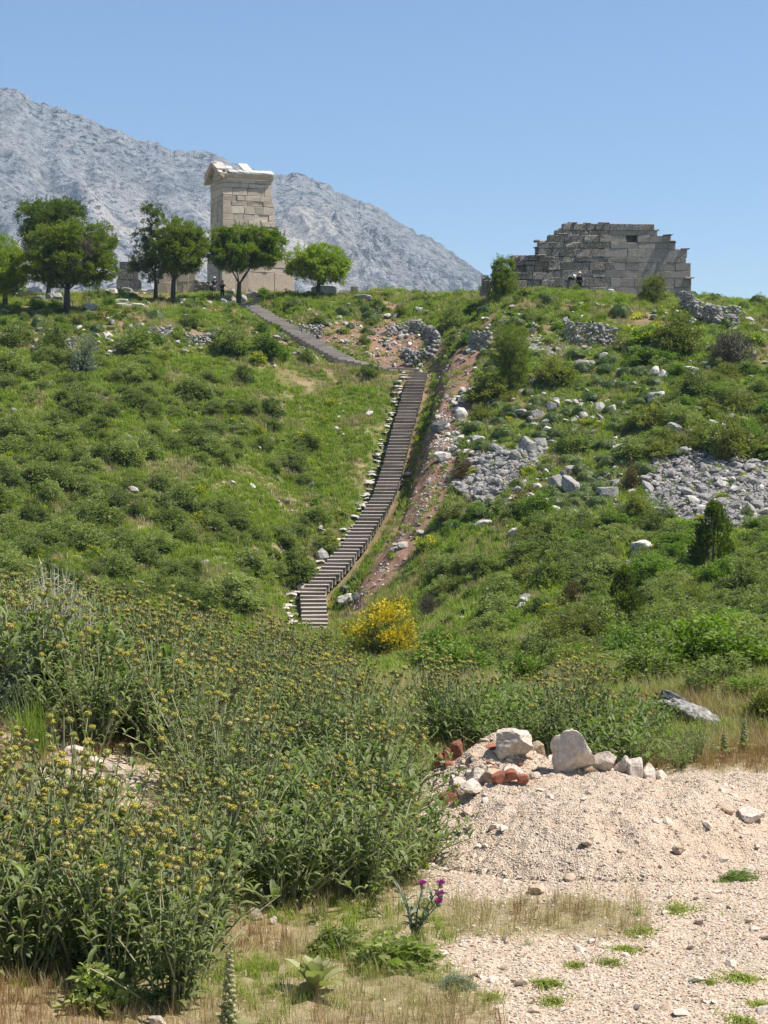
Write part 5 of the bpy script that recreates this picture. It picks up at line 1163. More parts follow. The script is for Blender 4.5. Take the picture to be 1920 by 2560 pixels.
# white slabs edging the left side of the steps
k = 0
for t_ in np.linspace(0, 1, 110):
    v = 1580 - t_ * 640; su = np.interp(v, [931, 1093, 1215, 1273, 1377, 1446, 1493, 1588], [1047, 1007, 978, 958, 891, 831, 781, 789])
    w = 34 - 10 * t_; u = su - w - rng.uniform(6, 22 + 26 * (1 - t_)); p = hit(u, v + rng.normal() * 5, 60); s = rng.uniform(.3, .8)
    o = obj('edging_stone', SPW[int(rng.integers(0, 8))], None, tuple(p + np.array([0, 0, .15])), (rng.normal() * .1, rng.normal() * .1, rng.uniform(0, 3)), (s * 1.4, s * rng.uniform(.6, 1), s * .24))
    tag(o, near_label(u, v, ('small' if s < .45 else 'larger') + ' flat white edging stone'), 'stone', 'white stones along the steps')
# loose stones of the two screes and the rubble banks: the largest as things, the rest as one mass
def in_scree(P, n):
    P_ = np.array(P); out = []
    while len(out) < n:
        x, y = rng.uniform(P_[:, 0].min(), P_[:, 0].max()), rng.uniform(P_[:, 1].min(), P_[:, 1].max())
        if in_poly(x, y, P): out.append((x, y))
    return np.array(out)
for P, n, sz, lab, gr in ((SCREE_A, 90, (.28, .62), 'one of the larger grey stones in the small scree left of the boulder pair', 'larger stones of the small scree'), (SCREE_B, 130, (.28, .65), 'one of the larger grey stones in the big scree at the right', 'larger stones of the big scree'),
                          (SCREE_C, 40, (.22, .55), 'one of the white stones lying on the reddish spoil beside the trench', 'white stones on the spoil'), (SCREE_D, 60, (.2, .45), 'one of the pale stones on the bare earth above the stair turn', 'pale stones above the stair turn'), (SCREE_E, 22, (.2, .45), 'one of the pale stones under the wall before the ruin', 'pale stones before the ruin')):
    Pq = np.array(P); Pc = Pq.mean(0)
    for x, y in in_scree(P, n):
        s = rng.uniform(*sz) * (1 if rng.random() < .8 else 1.35); ms = SP2 if P in (SCREE_A, SCREE_B) else SPW
        o = obj('scree_stone', ms[int(rng.integers(0, len(ms)))], None, (x, y, float(land_h(x, y)) + s * .22), (rng.normal() * .4, rng.normal() * .4, rng.uniform(0, 6.28)), (s * rng.uniform(1, 1.4), s * rng.uniform(.8, 1.1), s * rng.uniform(.55, .9)))
        up = ('upper ' if y > Pc[1] + 1.2 else 'lower ' if y < Pc[1] - 1.2 else 'middle ') + ('left' if x < Pc[0] - .9 else 'right' if x > Pc[0] + .9 else 'centre')
        tag(o, lab.replace('one of the larger', ('big' if s > .5 else 'smaller')).replace('one of the', 'bigger' if s > .36 else 'lesser').replace('stones', 'stone').replace('in the small', 'at the %s of the small' % up).replace('in the big', 'at the %s of the big' % up).replace('lying on', 'at the %s of' % up).replace('on the bare', 'at the %s of the bare' % up).replace('under the', '%s under the' % up), 'stone', gr)
def stone_scatter(name, label, xy, size, protos, flat=.7, lift=.2):
    n = len(xy); s = size[0] + (size[1] - size[0]) * rng.random(n) ** 2.2; z = land_h(xy[:, 0], xy[:, 1])
    o = scatter(name, np.stack([xy[:, 0], xy[:, 1], z + s * lift], 1), np.stack([rng.normal(size=n) * .4, rng.normal(size=n) * .4, rng.uniform(0, 6.28, n)], 1), np.stack([s * rng.uniform(.9, 1.5, n), s * rng.uniform(.7, 1.2, n), s * rng.uniform(.5, 1, n) * flat], 1), rng.integers(0, len(protos), n), protos)
    o['label'] = label; return o
stone_scatter('scree_rubble', 'countless small grey stones filling the screes', np.concatenate([in_scree(SCREE_A, 2600), in_scree(SCREE_B, 5200), in_scree(SCREE_A, 700) + rng.normal(size=(700, 2)) * np.array([1.6, 3.0]), in_scree(SCREE_B, 900) + rng.normal(size=(900, 2)) * np.array([2.0, 3.0])]), (.10, .34), SP, .9)
ms = np.concatenate([in_scree(SCREE_C, 500), in_scree(SCREE_D, 800), in_scree(SCREE_E, 250)])
q = rng.random(520) * (len(spoil) - 1); sx, sy = np.interp(q, np.arange(len(spoil)), spoil[:, 0]) + rng.normal(size=520) * .6, np.interp(q, np.arange(len(spoil)), spoil[:, 1]) + rng.normal(size=520) * .7
stone_scatter('spoil_stones', 'small stones in the reddish spoil and bare banks', np.concatenate([ms, np.stack([sx, sy], 1)]), (.05, .22), SPW, .8)
# pale stones lying about the slopes
pts = []
while len(pts) < 1700:
    u, v = rng.uniform(0, 1920), rng.uniform(760, 1700)
    dens = .9 if v < 900 else (1.0 if 1130 < u and 990 < v < 1330 else .6 if 1150 < u and v < 1300 else .09)
    if rng.random() < dens: pts.append(hit(u, v, 60)[:2])
stone_scatter('slope_stones', 'small pale stones scattered through the grass of the slopes', np.array(pts), (.16, .62), SPW + SP, .8, .38)

# ------------------------------------------------------------------ people
def skin_mesh(name, V_, E_, Rd, mat, root=0, sub=2):
    me = bpy.data.meshes.new(name); me.from_pydata([tuple(v) for v in V_], E_, []); me.materials.append(mat)
    o = bpy.data.objects.new(name, me); C.objects.link(o); o.modifiers.new('skin', 'SKIN'); sm = o.modifiers.new('sub', 'SUBSURF'); sm.levels = sm.render_levels = sub
    ly = me.skin_vertices[0].data if me.skin_vertices else None
    if ly is None:
        bm = bmesh.new(); bm.from_mesh(me); bm.verts.layers.skin.verify(); bm.to_mesh(me); bm.free(); ly = me.skin_vertices[0].data
    for i, r in enumerate(Rd): ly[i].radius = (r, r) if not hasattr(r, '__len__') else r; ly[i].use_root = (i == root)
    return o
def flat_mat(name, c, r=.8):
    t = NT(name); n = t.noise(40, 3); t.col(t.mix(n, tuple(x * .8 for x in c), tuple(min(1, x * 1.15) for x in c))); t.b.inputs['Roughness'].default_value = r; return t.m
M_skin = flat_mat('skin', (.50, .31, .22), .6); M_navy = flat_mat('navy_cloth', (.022, .026, .045)); M_black = flat_mat('black_cloth', (.016, .016, .020)); M_greycl = flat_mat('grey_cloth', (.16, .16, .17)); M_hat = flat_mat('white_hat', (.72, .70, .66)); M_hair = flat_mat('dark_hair', (.05, .032, .022)); M_hair2 = flat_mat('grey_hair', (.42, .40, .38)); M_shoe = flat_mat('shoe', (.05, .045, .04))
def person(label, loc, rz, pose, shirt, trousers, head, short_sleeves=True, shorts=False, bag=None):
    """pose maps joint names to points; one skinned body, clothes as children"""
    J = {'pel': (0, 0, .95), 'spi': (0, 0, 1.12), 'che': (0, 0, 1.33), 'nec': (0, 0, 1.48), 'hd0': (0, -.015, 1.56), 'hd1': (0, -.03, 1.65), 'hd2': (0, -.02, 1.735)}
    for s, S_ in ((-1, 'l'), (1, 'r')):
        J.update({'sh' + S_: (s * .18, 0, 1.40), 'el' + S_: (s * .23, .02, 1.13), 'wr' + S_: (s * .24, -.04, .90), 'ha' + S_: (s * .24, -.06, .81), 'hi' + S_: (s * .095, 0, .90), 'kn' + S_: (s * .10, -.02, .50), 'an' + S_: (s * .10, .02, .09), 'to' + S_: (s * .12, -.14, .035)})
    J.update(pose)
    names = list(J); ix = {n: i for i, n in enumerate(names)}; V_ = [J[n] for n in names]
    E = [('pel', 'spi'), ('spi', 'che'), ('che', 'nec'), ('nec', 'hd0'), ('hd0', 'hd1'), ('hd1', 'hd2')]
    for S_ in 'lr': E += [('che', 'sh' + S_), ('sh' + S_, 'el' + S_), ('el' + S_, 'wr' + S_), ('wr' + S_, 'ha' + S_), ('pel', 'hi' + S_), ('hi' + S_, 'kn' + S_), ('kn' + S_, 'an' + S_), ('an' + S_, 'to' + S_)]
    rad = {'pel': (.15, .11), 'spi': (.14, .10), 'che': (.16, .11), 'nec': .055, 'hd0': .07, 'hd1': .098, 'hd2': .07}
    for S_ in 'lr': rad.update({'sh' + S_: .062, 'el' + S_: .043, 'wr' + S_: .03, 'ha' + S_: .034, 'hi' + S_: .088, 'kn' + S_: .058, 'an' + S_: .04, 'to' + S_: .036})
    Rd = [rad[n] for n in names]; Ei = [(ix[a], ix[b]) for a, b in E]
    for S_ in 'lr':                                         # five fingers on each hand
        h = np.array(J['ha' + S_]); w = np.array(J['wr' + S_]); dr = (h - w) / (np.linalg.norm(h - w) + 1e-6); sd = np.cross(dr, (0, 0, 1.)); sd = sd / (np.linalg.norm(sd) + 1e-6) if np.linalg.norm(sd) > .1 else np.array([0, 1., 0])
        for f, L in zip((-.03, -.01, .01, .03), (.06, .075, .08, .065)):
            b = len(V_); V_ += [h + sd * f + dr * .03, h + sd * f * 1.1 + dr * (.03 + L)]; Rd += [.010, .008]; Ei += [(ix['ha' + S_], b), (b, b + 1)]
        b = len(V_); V_.append(h + sd * .06 + dr * .02); Rd.append(.011); Ei.append((ix['ha' + S_], b))
    body = skin_mesh('person', V_, Ei, Rd, M_skin); body.location = loc; body.rotation_euler = (0, 0, rz); tag(body, label, 'person')
    def cloth(nm, ns, es, grow, mat, cut=None):
        VV = [np.array(J[n], float) for n in ns]; i2 = {n: i for i, n in enumerate(ns)}
        if cut:
            for n, (a, b, t_) in cut.items(): VV[i2[n]] = np.array(J[a]) * (1 - t_) + np.array(J[b]) * t_
        o = skin_mesh(nm, VV, [(i2[a], i2[b]) for a, b in es], [tuple(x + grow for x in rad[n]) if hasattr(rad[n], '__len__') else rad[n] + grow for n in ns], mat); o.parent = body; return o
    sl = ['pel', 'spi', 'che', 'shl', 'shr', 'ell', 'elr'] + ([] if short_sleeves else ['wrl', 'wrr'])
    es = [('pel', 'spi'), ('spi', 'che'), ('che', 'shl'), ('che', 'shr'), ('shl', 'ell'), ('shr', 'elr')] + ([] if short_sleeves else [('ell', 'wrl'), ('elr', 'wrr')])
    cloth('shirt', sl, es, .016, shirt, {'ell': ('shl', 'ell', .7), 'elr': ('shr', 'elr', .7)} if short_sleeves else None)
    cloth('trousers', ['pel', 'hil', 'hir', 'knl', 'knr'] + ([] if shorts else ['anl', 'anr']), [('pel', 'hil'), ('pel', 'hir'), ('hil', 'knl'), ('hir', 'knr')] + ([] if shorts else [('knl', 'anl'), ('knr', 'anr')]), .02, trousers)
    for S_ in 'lr':
        o = skin_mesh('shoe', [J['an' + S_], tuple(np.array(J['an' + S_]) * [1, 1, 0] + [0, .02, .04]), J['to' + S_]], [(0, 1), (1, 2)], [.046, .045, .042], M_shoe); o.parent = body
    hc = np.array(J['hd1']) * .5 + np.array(J['hd2']) * .5; g = Geo(); vv, tt_ = ico(3); up = np.array(J['hd2']) - np.array(J['hd0']); up = up / np.linalg.norm(up)
    if head in ('hat', 'cap'):
        w = vv * np.array([.115, .13, .10]); w[:, 2] = np.maximum(w[:, 2], -.01); g.add(w, None, tt_)
        a = np.linspace(0, 6.283, 24, endpoint=False); rim = []
        for r_, z_ in ((.11, .0), (.20, -.02), (.20, -.028), (.11, -.01)): rim += [(math.cos(t_) * r_, math.sin(t_) * r_, z_) for t_ in a]
        g.add(rim, [(k_ * 24 + i, k_ * 24 + (i + 1) % 24, (k_ + 1) * 24 + (i + 1) % 24, (k_ + 1) * 24 + i) for k_ in range(3) for i in range(24)])
        hm_ = obj('hat', g.mesh('hat', [M_hat], True), body, tuple(hc + up * .045))
    else:
        w = vv * np.array([.112, .125, .125]); m_ = (vv[:, 1] < -.25) & (vv[:, 2] < .35); w[m_] *= .72; w += rng.normal(size=w.shape) * .003; g.add(w, None, tt_)
        if head == 'long': vq, q_ = tube([(0, .09, .02), (0, .12, -.10), (0, .11, -.22)], [.07, .075, .03], 8); g.add(vq, q_)
        hm_ = obj('hair', g.mesh('hair', [M_hair if head != 'grey' else M_hair2], True), body, tuple(hc + np.array([0, .012, .005])))
    hm_.rotation_euler = Vector((0, 0, 1)).rotation_difference(Vector(up)).to_euler()
    # nose, eyes and ears sit on the face
    fc = np.array(J['hd1']); g = Geo(); v0_, t0_ = ico(1)
    g.add(v0_ * .016 + fc + np.array([0, -.10, .0]), None, t0_); g.add(v0_ * np.array([.012, .02, .03]) + fc + np.array([-.098, 0, .01]), None, t0_); g.add(v0_ * np.array([.012, .02, .03]) + fc + np.array([.098, 0, .01]), None, t0_)
    obj('face', g.mesh('face', [M_skin], True), body)
    g = Geo()
    for s in (-1, 1): g.add(v0_ * .011 + fc + np.array([s * .033, -.092, .025]), None, t0_)
    obj('eyes', g.mesh('eyes', [M_hair], True), body)
    if bag is not None:
        vv2, tt2 = ico(2); vb = np.sign(vv2) * np.abs(vv2) ** .6 * np.array([.15, .10, .21]); o = obj('backpack', mesh_np('backpack', vb, None, tt2, [bag], None, None, True), None, (loc[0] + bag_off[0], loc[1] + bag_off[1], loc[2] + bag_off[2]))
        tag(o, 'black bag carried low beside the person in navy at the tower', 'bag')
    return body
def foot(u, d): x = (u - 960) / F * d; return (x, d, float(land_h(x, d)) + .0)
bag_off = (-.30, .08, .78)
person('person in a navy top and shorts wearing a pale cap at the tower base', foot(536, 153), R(200), {'wrl': (-.2, -.22, 1.0), 'hal': (-.14, -.28, 1.02)}, M_navy, M_greycl, 'cap', True, True, M_black)
person('person in black with hands raised to the face at the tower base', foot(556, 152.6), R(8), {'ell': (-.34, -.04, 1.24), 'wrl': (-.16, -.16, 1.42), 'hal': (-.09, -.17, 1.50), 'elr': (.34, -.04, 1.24), 'wrr': (.16, -.16, 1.42), 'har': (.09, -.17, 1.50)}, M_black, M_black, 'long')
person('standing person in black with a white hat before the ruined wall', foot(1449, 143.2), R(150), {'wrl': (-.2, -.2, 1.0), 'hal': (-.16, -.27, 1.02)}, M_black, M_black, 'hat', False)
person('bending person in black with a white hat before the ruined wall', foot(1420, 143.0), R(60),
       {'spi': (0, -.12, 1.06), 'che': (0, -.30, 1.18), 'nec': (0, -.43, 1.23), 'hd0': (0, -.49, 1.25), 'hd1': (0, -.56, 1.26), 'hd2': (0, -.62, 1.30), 'shl': (-.17, -.34, 1.22), 'shr': (.17, -.34, 1.22), 'ell': (-.2, -.44, .98), 'elr': (.2, -.44, .98), 'wrl': (-.1, -.56, 1.08), 'wrr': (.1, -.56, 1.08), 'hal': (-.06, -.6, 1.13), 'har': (.06, -.6, 1.13)}, M_black, M_greycl, 'hat', False)

# ------------------------------------------------------------------ near plants
ML_phl = leaf_mat('leaf_jerusalem_sage', (.06, .08, .024), (.31, .34, .15), .35, .6, .25, var=.2)
ML_phl2 = leaf_mat('leaf_lush', (.05, .078, .02), (.26, .315, .10), .38, .5, .35, var=.25)
ML_stem = leaf_mat('stem_felted', (.24, .24, .12), (.38, .36, .2), .1, var=.3)
ML_head = leaf_mat('calyx_olive', (.30, .29, .075), (.46, .42, .12), .25)
ML_headY = leaf_mat('petal_yellow', (.60, .43, .03), (.76, .60, .08), .25, tcol=(1, 1, .6))
ML_headB = leaf_mat('calyx_dry', (.09, .06, .03), (.16, .11, .06), .1)
ML_mull = leaf_mat('leaf_mullein', (.27, .27, .13), (.38, .36, .19), .25)
def leaf_strip(L, w, seg=5, curl=.8, fold=.35):
    """an arching, folded, pointed leaf along +x; returns verts and quads"""
    t_ = np.linspace(0, 1, seg + 1); ang = -curl * t_ ** 1.4 + .45; dx = np.cos(ang); dz = np.sin(ang)
    x = np.concatenate([[0], np.cumsum(dx[:-1])]) * L / seg; z = np.concatenate([[0], np.cumsum(dz[:-1])]) * L / seg
    wd = w * (np.sin(np.pi * np.clip(t_ * .93 + .05, 0, 1)) ** .75) * .5; wd[-1] = .001; wd[0] = w * .08
    v_ = []
    for i in range(seg + 1): v_ += [(x[i], -wd[i], z[i] + wd[i] * fold), (x[i], 0, z[i]), (x[i], wd[i], z[i] + wd[i] * fold)]
    q_ = []
    for i in range(seg): b = i * 3; q_ += [(b, b + 1, b + 4, b + 3), (b + 1, b + 2, b + 5, b + 4)]
    return np.array(v_), np.array(q_)
LEAF = [leaf_strip(1, rng.uniform(.2, .27), 4, rng.uniform(.8, 2.0), .5) for _ in range(6)]
def frame(d, up=(0, 0, 1)):
    d = np.asarray(d, float); d = d / np.linalg.norm(d); s = np.cross(up, d); s = s / (np.linalg.norm(s) + 1e-9); return np.stack([d, s, np.cross(d, s)], 1)
def head_mesh(kind):
    """whorl of calyces: a squashed ball of small pointed tubes, petals on top when in bloom"""
    g = Geo(); n = 44; d = rand_dirs(n); d[:, 2] = d[:, 2] * .8 + .1; vv, tt_ = ico(2); g.add(vv * np.array([.82, .82, .62]), None, tt_, 0, .3)
    for v_ in d:
        R_ = frame(v_ + np.array([0, 0, .3])); w = .16; a = v_ * np.array([.62, .62, .42]); b = v_ * np.array([1.0, 1.0, .8]) + np.array([0, 0, .1])
        m_ = 0 if kind != 2 else 2
        if (kind == 0 and v_[2] > -.05 and rng.random() < .85) or (kind == 1 and v_[2] > .35 and rng.random() < .55): m_ = 1
        c_ = [a + R_[:, 1] * w, a - R_[:, 1] * w * .5 + R_[:, 2] * w * .87, a - R_[:, 1] * w * .5 - R_[:, 2] * w * .87]
        e = [b + R_[:, 1] * w * .9, b - R_[:, 1] * w * .45 + R_[:, 2] * w * .8, b - R_[:, 1] * w * .45 - R_[:, 2] * w * .8]
        g.add(c_ + e, [(0, 1, 4, 3), (1, 2, 5, 4), (2, 0, 3, 5)], [(3, 4, 5)], m_, rng.random())
    return g.mesh('flower_head', [ML_head, ML_headY, ML_headB])
HEADS = [head_mesh(0), head_mesh(1), head_mesh(3), head_mesh(3), head_mesh(2), head_mesh(2)]
LEAFM = []
for i, (v_, q_) in enumerate(LEAF):
    LEAFM.append(mesh_np('leaf', v_ * np.array([1, 1, 1]), q_, None, [ML_phl], None, {'tint': np.tile([.62, .08 + .08 * i, .62], len(v_) // 3)}, True))
def sage(kind, hgt, nst, spread, heads=True, separate=False, lush=False, lsize=.105):
    """layout of one sage plant: stems, leaf transforms, flower heads"""
    g = Geo(); leaves = []; hd = []
    for s in range(nst):
        a = rng.uniform(0, 6.28); r0 = rng.uniform(0, .12); flo = rng.random() < heads; L = hgt * (rng.uniform(.8, 1.15) if flo else rng.uniform(.45, .85)); ln = spread * rng.uniform(.05, 1) * (1 if flo else 1.5)
        b = np.array([math.cos(a) * r0, math.sin(a) * r0, -.03]); e = b + np.array([math.cos(a) * ln, math.sin(a) * ln, L * (1 - .25 * ln / hgt)])
        P = np.array([b, b + (e - b) * np.array([.3, .3, .4]), b + (e - b) * np.array([.65, .65, .75]), e]) + rng.normal(size=(4, 3)) * .012
        vv, q_ = tube(P, [.006, .0052, .0042, .0032], 4); g.add(vv, q_, m=1, tint=rng.random())
        top = .80 if flo else 1.0; npair = int(L * top / .075); rot = rng.uniform(0, 3.14)
        for i in range(npair):
            t_ = (i + .8) / npair * top; f = t_ * 3; j = min(int(f), 2); p = P[j] + (P[j + 1] - P[j]) * (f - j); rot += 1.57
            if flo and t_ > .55 and rng.random() < .35: continue
            for sgn in (0, math.pi):
                az = rot + sgn + rng.normal() * .25; el = rng.uniform(.05, .6) if t_ < top * .85 else rng.uniform(.4, .9)
                d_ = np.array([math.cos(az) * math.cos(el), math.sin(az) * math.cos(el), math.sin(el)]); sz = lsize * rng.uniform(.65, 1.25) * (1.1 - .35 * t_ if flo else 1.0)
                leaves.append((p, d_, sz))
        if flo:
            hd.append((P[3], rng.uniform(.021, .028)))
            if rng.random() < .3: hd.append((P[2] + (P[3] - P[2]) * .72, rng.uniform(.017, .022)))
    return g, leaves, hd
def build_sage(layout, mat, separate):
    g, leaves, hd = layout; parts = []
    if separate:
        sm_ = g.mesh('stems', [mat, ML_stem]); return ('sep', sm_, leaves, hd)
    g2 = Geo()
    for p, d_, sz in leaves:
        v_, q_ = LEAF[int(rng.integers(0, 6))]; g2.add((v_ * sz) @ frame(d_).T + p, q_, m=0, tint=np.clip(np.tile([.35, 0., .35], len(v_) // 3) + rng.random() * .65, 0, 1))
    return ('join', g.mesh('stems', [mat, ML_stem]), g2.mesh('foliage', [mat, ML_stem], True), hd)
PROTO = {}
PROTO['flower'] = [build_sage(sage(0, .84, 44, .36, .5, lsize=.09), ML_phl, False) for _ in range(5)]
PROTO['leafy'] = [build_sage(sage(0, .62, 46, .36, .08, lsize=.105), ML_phl2, False) for _ in range(4)]
PROTO['mixed'] = [build_sage(sage(0, .76, 46, .38, .22, lsize=.11), ML_phl, False) for _ in range(4)]
PROTO['near'] = [build_sage(sage(0, .78, 30, .38, .5, lsize=.12), ML_phl, True) for _ in range(3)]
def put_sage(kind, x, y, s, label, group=None, rz=None):
    pr = PROTO[kind][int(rng.integers(0, len(PROTO[kind])))]; rz = rng.uniform(0, 6.28) if rz is None else rz
    root = empty('sage_plant', (x, y, float(land_h(x, y))), rz); root.scale = (s, s, s); tag(root, label, 'plant', group)
    obj('stems', pr[1], root)
    if pr[0] == 'join': tag(obj('foliage', pr[2], root), kind='stuff')
    else:
        for p, d_, sz in pr[2]:
            o = obj('leaf', LEAFM[int(rng.integers(0, 6))], root, tuple(p)); o.rotation_euler = Matrix(frame(d_).tolist()).to_euler(); o.scale = (sz, sz, sz)
    for p, r in pr[3]:
        o = obj('flower_head', HEADS[int(rng.integers(0, 6))], root, tuple(p), (rng.normal() * .2, rng.normal() * .2, rng.uniform(0, 6)), (r, r, r * 1.05))
    return root
def poisson(n, test, xr, yr, sep, tries=6000):
    out = []
    for _ in range(tries):
        x, y = rng.uniform(*xr), rng.uniform(*yr)
        if test(x, y) and all((x - a) ** 2 + (y - b) ** 2 > sep * sep for a, b in out):
            out.append((x, y))
            if len(out) >= n: break
    return out
def sage_zone(x, y):
    u = 960 + F * x / y
    if y < 10.6: return u < 500 - (y < 8.9) * 40 and u > -160
    if abs(x + 2.15) < .75 and 10.9 < y < 14.0: return False                 # pale stony gap at the left
    if x < -2.6 and 12.0 < y < 15.2: return False
    edge = np.interp(y, [10.6, 11, 12, 13, 14, 15, 17, 21], [.06, .16, .24, .2, .06, -.05, -.2, -.5])
    return x < edge and u > -120
near = poisson(9, lambda x, y: sage_zone(x, y), (-2.2, -.7), (8.55, 10.2), .42)
for i, (x, y) in enumerate(near): put_sage('near', x, y, rng.uniform(.92, 1.1), near_label(960 + F * x / y, YH - F * (float(land_h(x, y)) + .4) / y, 'large leafed yellow headed sage'), 'sages at the lower left corner')
rest = poisson(150, lambda x, y: sage_zone(x, y) and all((x - a) ** 2 + (y - b) ** 2 > .09 for a, b in near), (-4.8, .6), (8.9, 20.5), .36, 9000)
for x, y in rest:
    right = x > -.9 and y < 14
    pn = float(noise2(np.array(x / 1.1), np.array(y / 1.6), 211)); kd = ('leafy' if rng.random() < .6 + pn else 'mixed') if (right and y < 14.6) else ('flower' if rng.random() < .62 + pn * 1.2 else ('mixed' if rng.random() < .55 else 'leafy'))
    if y < 10.6: lab, gr = 'one of the yellow headed sages filling the lower left foreground', 'sages of the lower left foreground'
    elif right: lab, gr = 'one of the leafy sages in the tall clump left of the gravel heap', 'sages of the clump beside the gravel'
    else: lab, gr = 'one of the yellow headed sages in the flowering field behind the foreground clumps', 'sages of the flowering field'
    lab = near_label(960 + F * x / y, YH - F * (float(land_h(x, y)) + .4) / y, ('nearer ' if y < 10.6 else 'clump ' if right else '') + {'flower': 'yellow headed sage', 'mixed': 'leafy sage with few heads', 'leafy': 'leafy sage'}[kd])
    put_sage(kd, x, y, rng.uniform(.66, 1.2) * (.96 if right and 11 < y < 14 else 1) * (1 if y < 15 else float(np.interp(960 + F * x / y, [0, 500, 1000], [1.0, .92, .62]))), lab, gr)
# the dark leafy clump behind the gravel heap
def hedge(x, y):
    u = 960 + F * x / y; return np.interp(u, [1060, 1120, 1250, 1400, 1560, 1700, 1775], [16.4, 15.6, 15.1, 14.9, 14.7, 14.5, 14.6]) < y < np.interp(u, [1060, 1400, 1775], [17.2, 16.8, 15.7]) and 1080 < u < 1765
for x, y in poisson(60, hedge, (.3, 3.2), (14.3, 19.5), .28): kd = 'leafy' if rng.random() < .72 else 'flower'; put_sage(kd, x, y, rng.uniform(.8, 1.0) * (.42 if x / y > .15 else 1), near_label(960 + F * x / y, YH - F * (float(land_h(x, y)) + .3) / y, 'dark leafy sage' if kd == 'leafy' else 'sage with yellow heads'), 'sages behind the gravel heap')
# bigger bushes at the left edge
for u, v0, d, kd, s, lab in ((40, 1420, 15.5, 'leafy', 1.75, 'tall leafy bush at the left edge above the pale stones'), (150, 1470, 16.2, 'leafy', 1.5, 'leafy bush right of the tall left edge bush'), (270, 1560, 15.2, 'leafy', 1.45, 'dark bushy sage behind the pale stony gap'), (330, 1600, 14.7, 'leafy', 1.35, 'dark leafy sage in front of the bushy one by the stony gap'), (90, 1560, 14.9, 'mixed', 1.35, 'leafy sage below the left edge bush'), (225, 1600, 15.0, 'mixed', 1.3, 'leafy sage just above the pale stony gap')):
    put_sage(kd, (u - 960) / F * d, d, s, lab)
x = (135 - 960) / F * 15.9; SH['pale'][0].materials.clear(); [SH['pale'][0].materials.append(m_) for m_ in (leaf_mat('seed_pale', (.42, .38, .28), (.62, .57, .44), .3), ML_dry)]
place('seeding_shrub', SH['pale'][0], (x, 15.9, float(land_h(x, 15.9))), .9, .8, 1.25, 'pale seeding dry shrub rising at the left edge', 'shrub')
x = (30 - 960) / F * 14.6; place('grey_shrub', SH['grey'][0], (x, 14.6, float(land_h(x, 14.6))), .6, .6, .75, 'grey feathery shrub at the left edge above the stones', 'shrub')
x = (75 - 960) / F * 13.4; place('fennel_tuft', blade_tuft('fennel_tuft', ML_bright, 240, .52, .7, .004, .07), (x, 13.4, float(land_h(x, 13.4))), 1, 1, 1, 'feathery bright green tuft left of the pale stony gap', 'plant')
for u, d, w, h, kd, lab in ((1800, 18.5, .9, .55, 'scrub', 'green shrub right of the long fallen stone'), (1870, 17.6, .7, .35, 'bright', 'low green shrub under the yellow green one at the right edge'), (1560, 24, 1.3, .6, 'scrub', 'green shrub behind the middle of the leafy clump'), (1400, 25, 1.2, .5, 'scrub', 'green shrub behind the left half of the leafy clump'), (1700, 23, 1.2, .6, 'bright', 'bright shrub behind the long fallen stone'), (1250, 26, 1.2, .5, 'olive', 'olive shrub behind the left end of the leafy clump'), (1900, 22, 1.2, .8, 'scrub', 'green shrub at the right edge behind the yellow green one')):
    x = (u - 960) / F * d; place('shrub', SH[kd][0], (x, d, float(land_h(x, d)) - .03), w, w, h, lab, 'shrub')
# white stones in the gap
for k, (u, v, w) in enumerate(((190, 1892, 60), (225, 1915, 70), (270, 1930, 44), (165, 1870, 36), (60, 1790, 50), (20, 1812, 44), (35, 1900, 40), (245, 1960, 34), (120, 1830, 30))):
    boulder(u - w / 2, u + w / 2, v - w * .42, v, ['broken white stone, uppermost in the left stony gap', 'largest flat white stone in the left stony gap', 'white stone at the right of the left stony gap', 'small white stone at the top of the left stony gap', 'white stone behind the leaves at the left edge', 'white stone lowest of the two behind leaves at the left edge', 'pale stone at the left edge in the foreground', 'small pale stone at the foot of the left stony gap', 'little white stone left of the stony gap'][k], M_boulder, None, False, 3, .9, .2, 'white_stone', 'stone')
boulder(368, 414, 2542, 2575, 'white stone at the bottom edge in the dry grass', M_boulder, None, False, 3, .9, .2, 'white_stone', 'stone')
boulder(620, 656, 2270, 2300, 'white stone right of the lower left sages', M_boulder, None, False, 3, .9, .2, 'white_stone', 'stone')
boulder(672, 692, 2292, 2312, 'small white stone beside the one right of the lower left sages', M_boulder, None, False, 2, .9, .2, 'white_stone', 'stone')
boulder(1080, 1122, 2376, 2394, 'flat white stone in the reddish grass', M_boulder, None, False, 3, .9, .2, 'white_stone', 'stone')

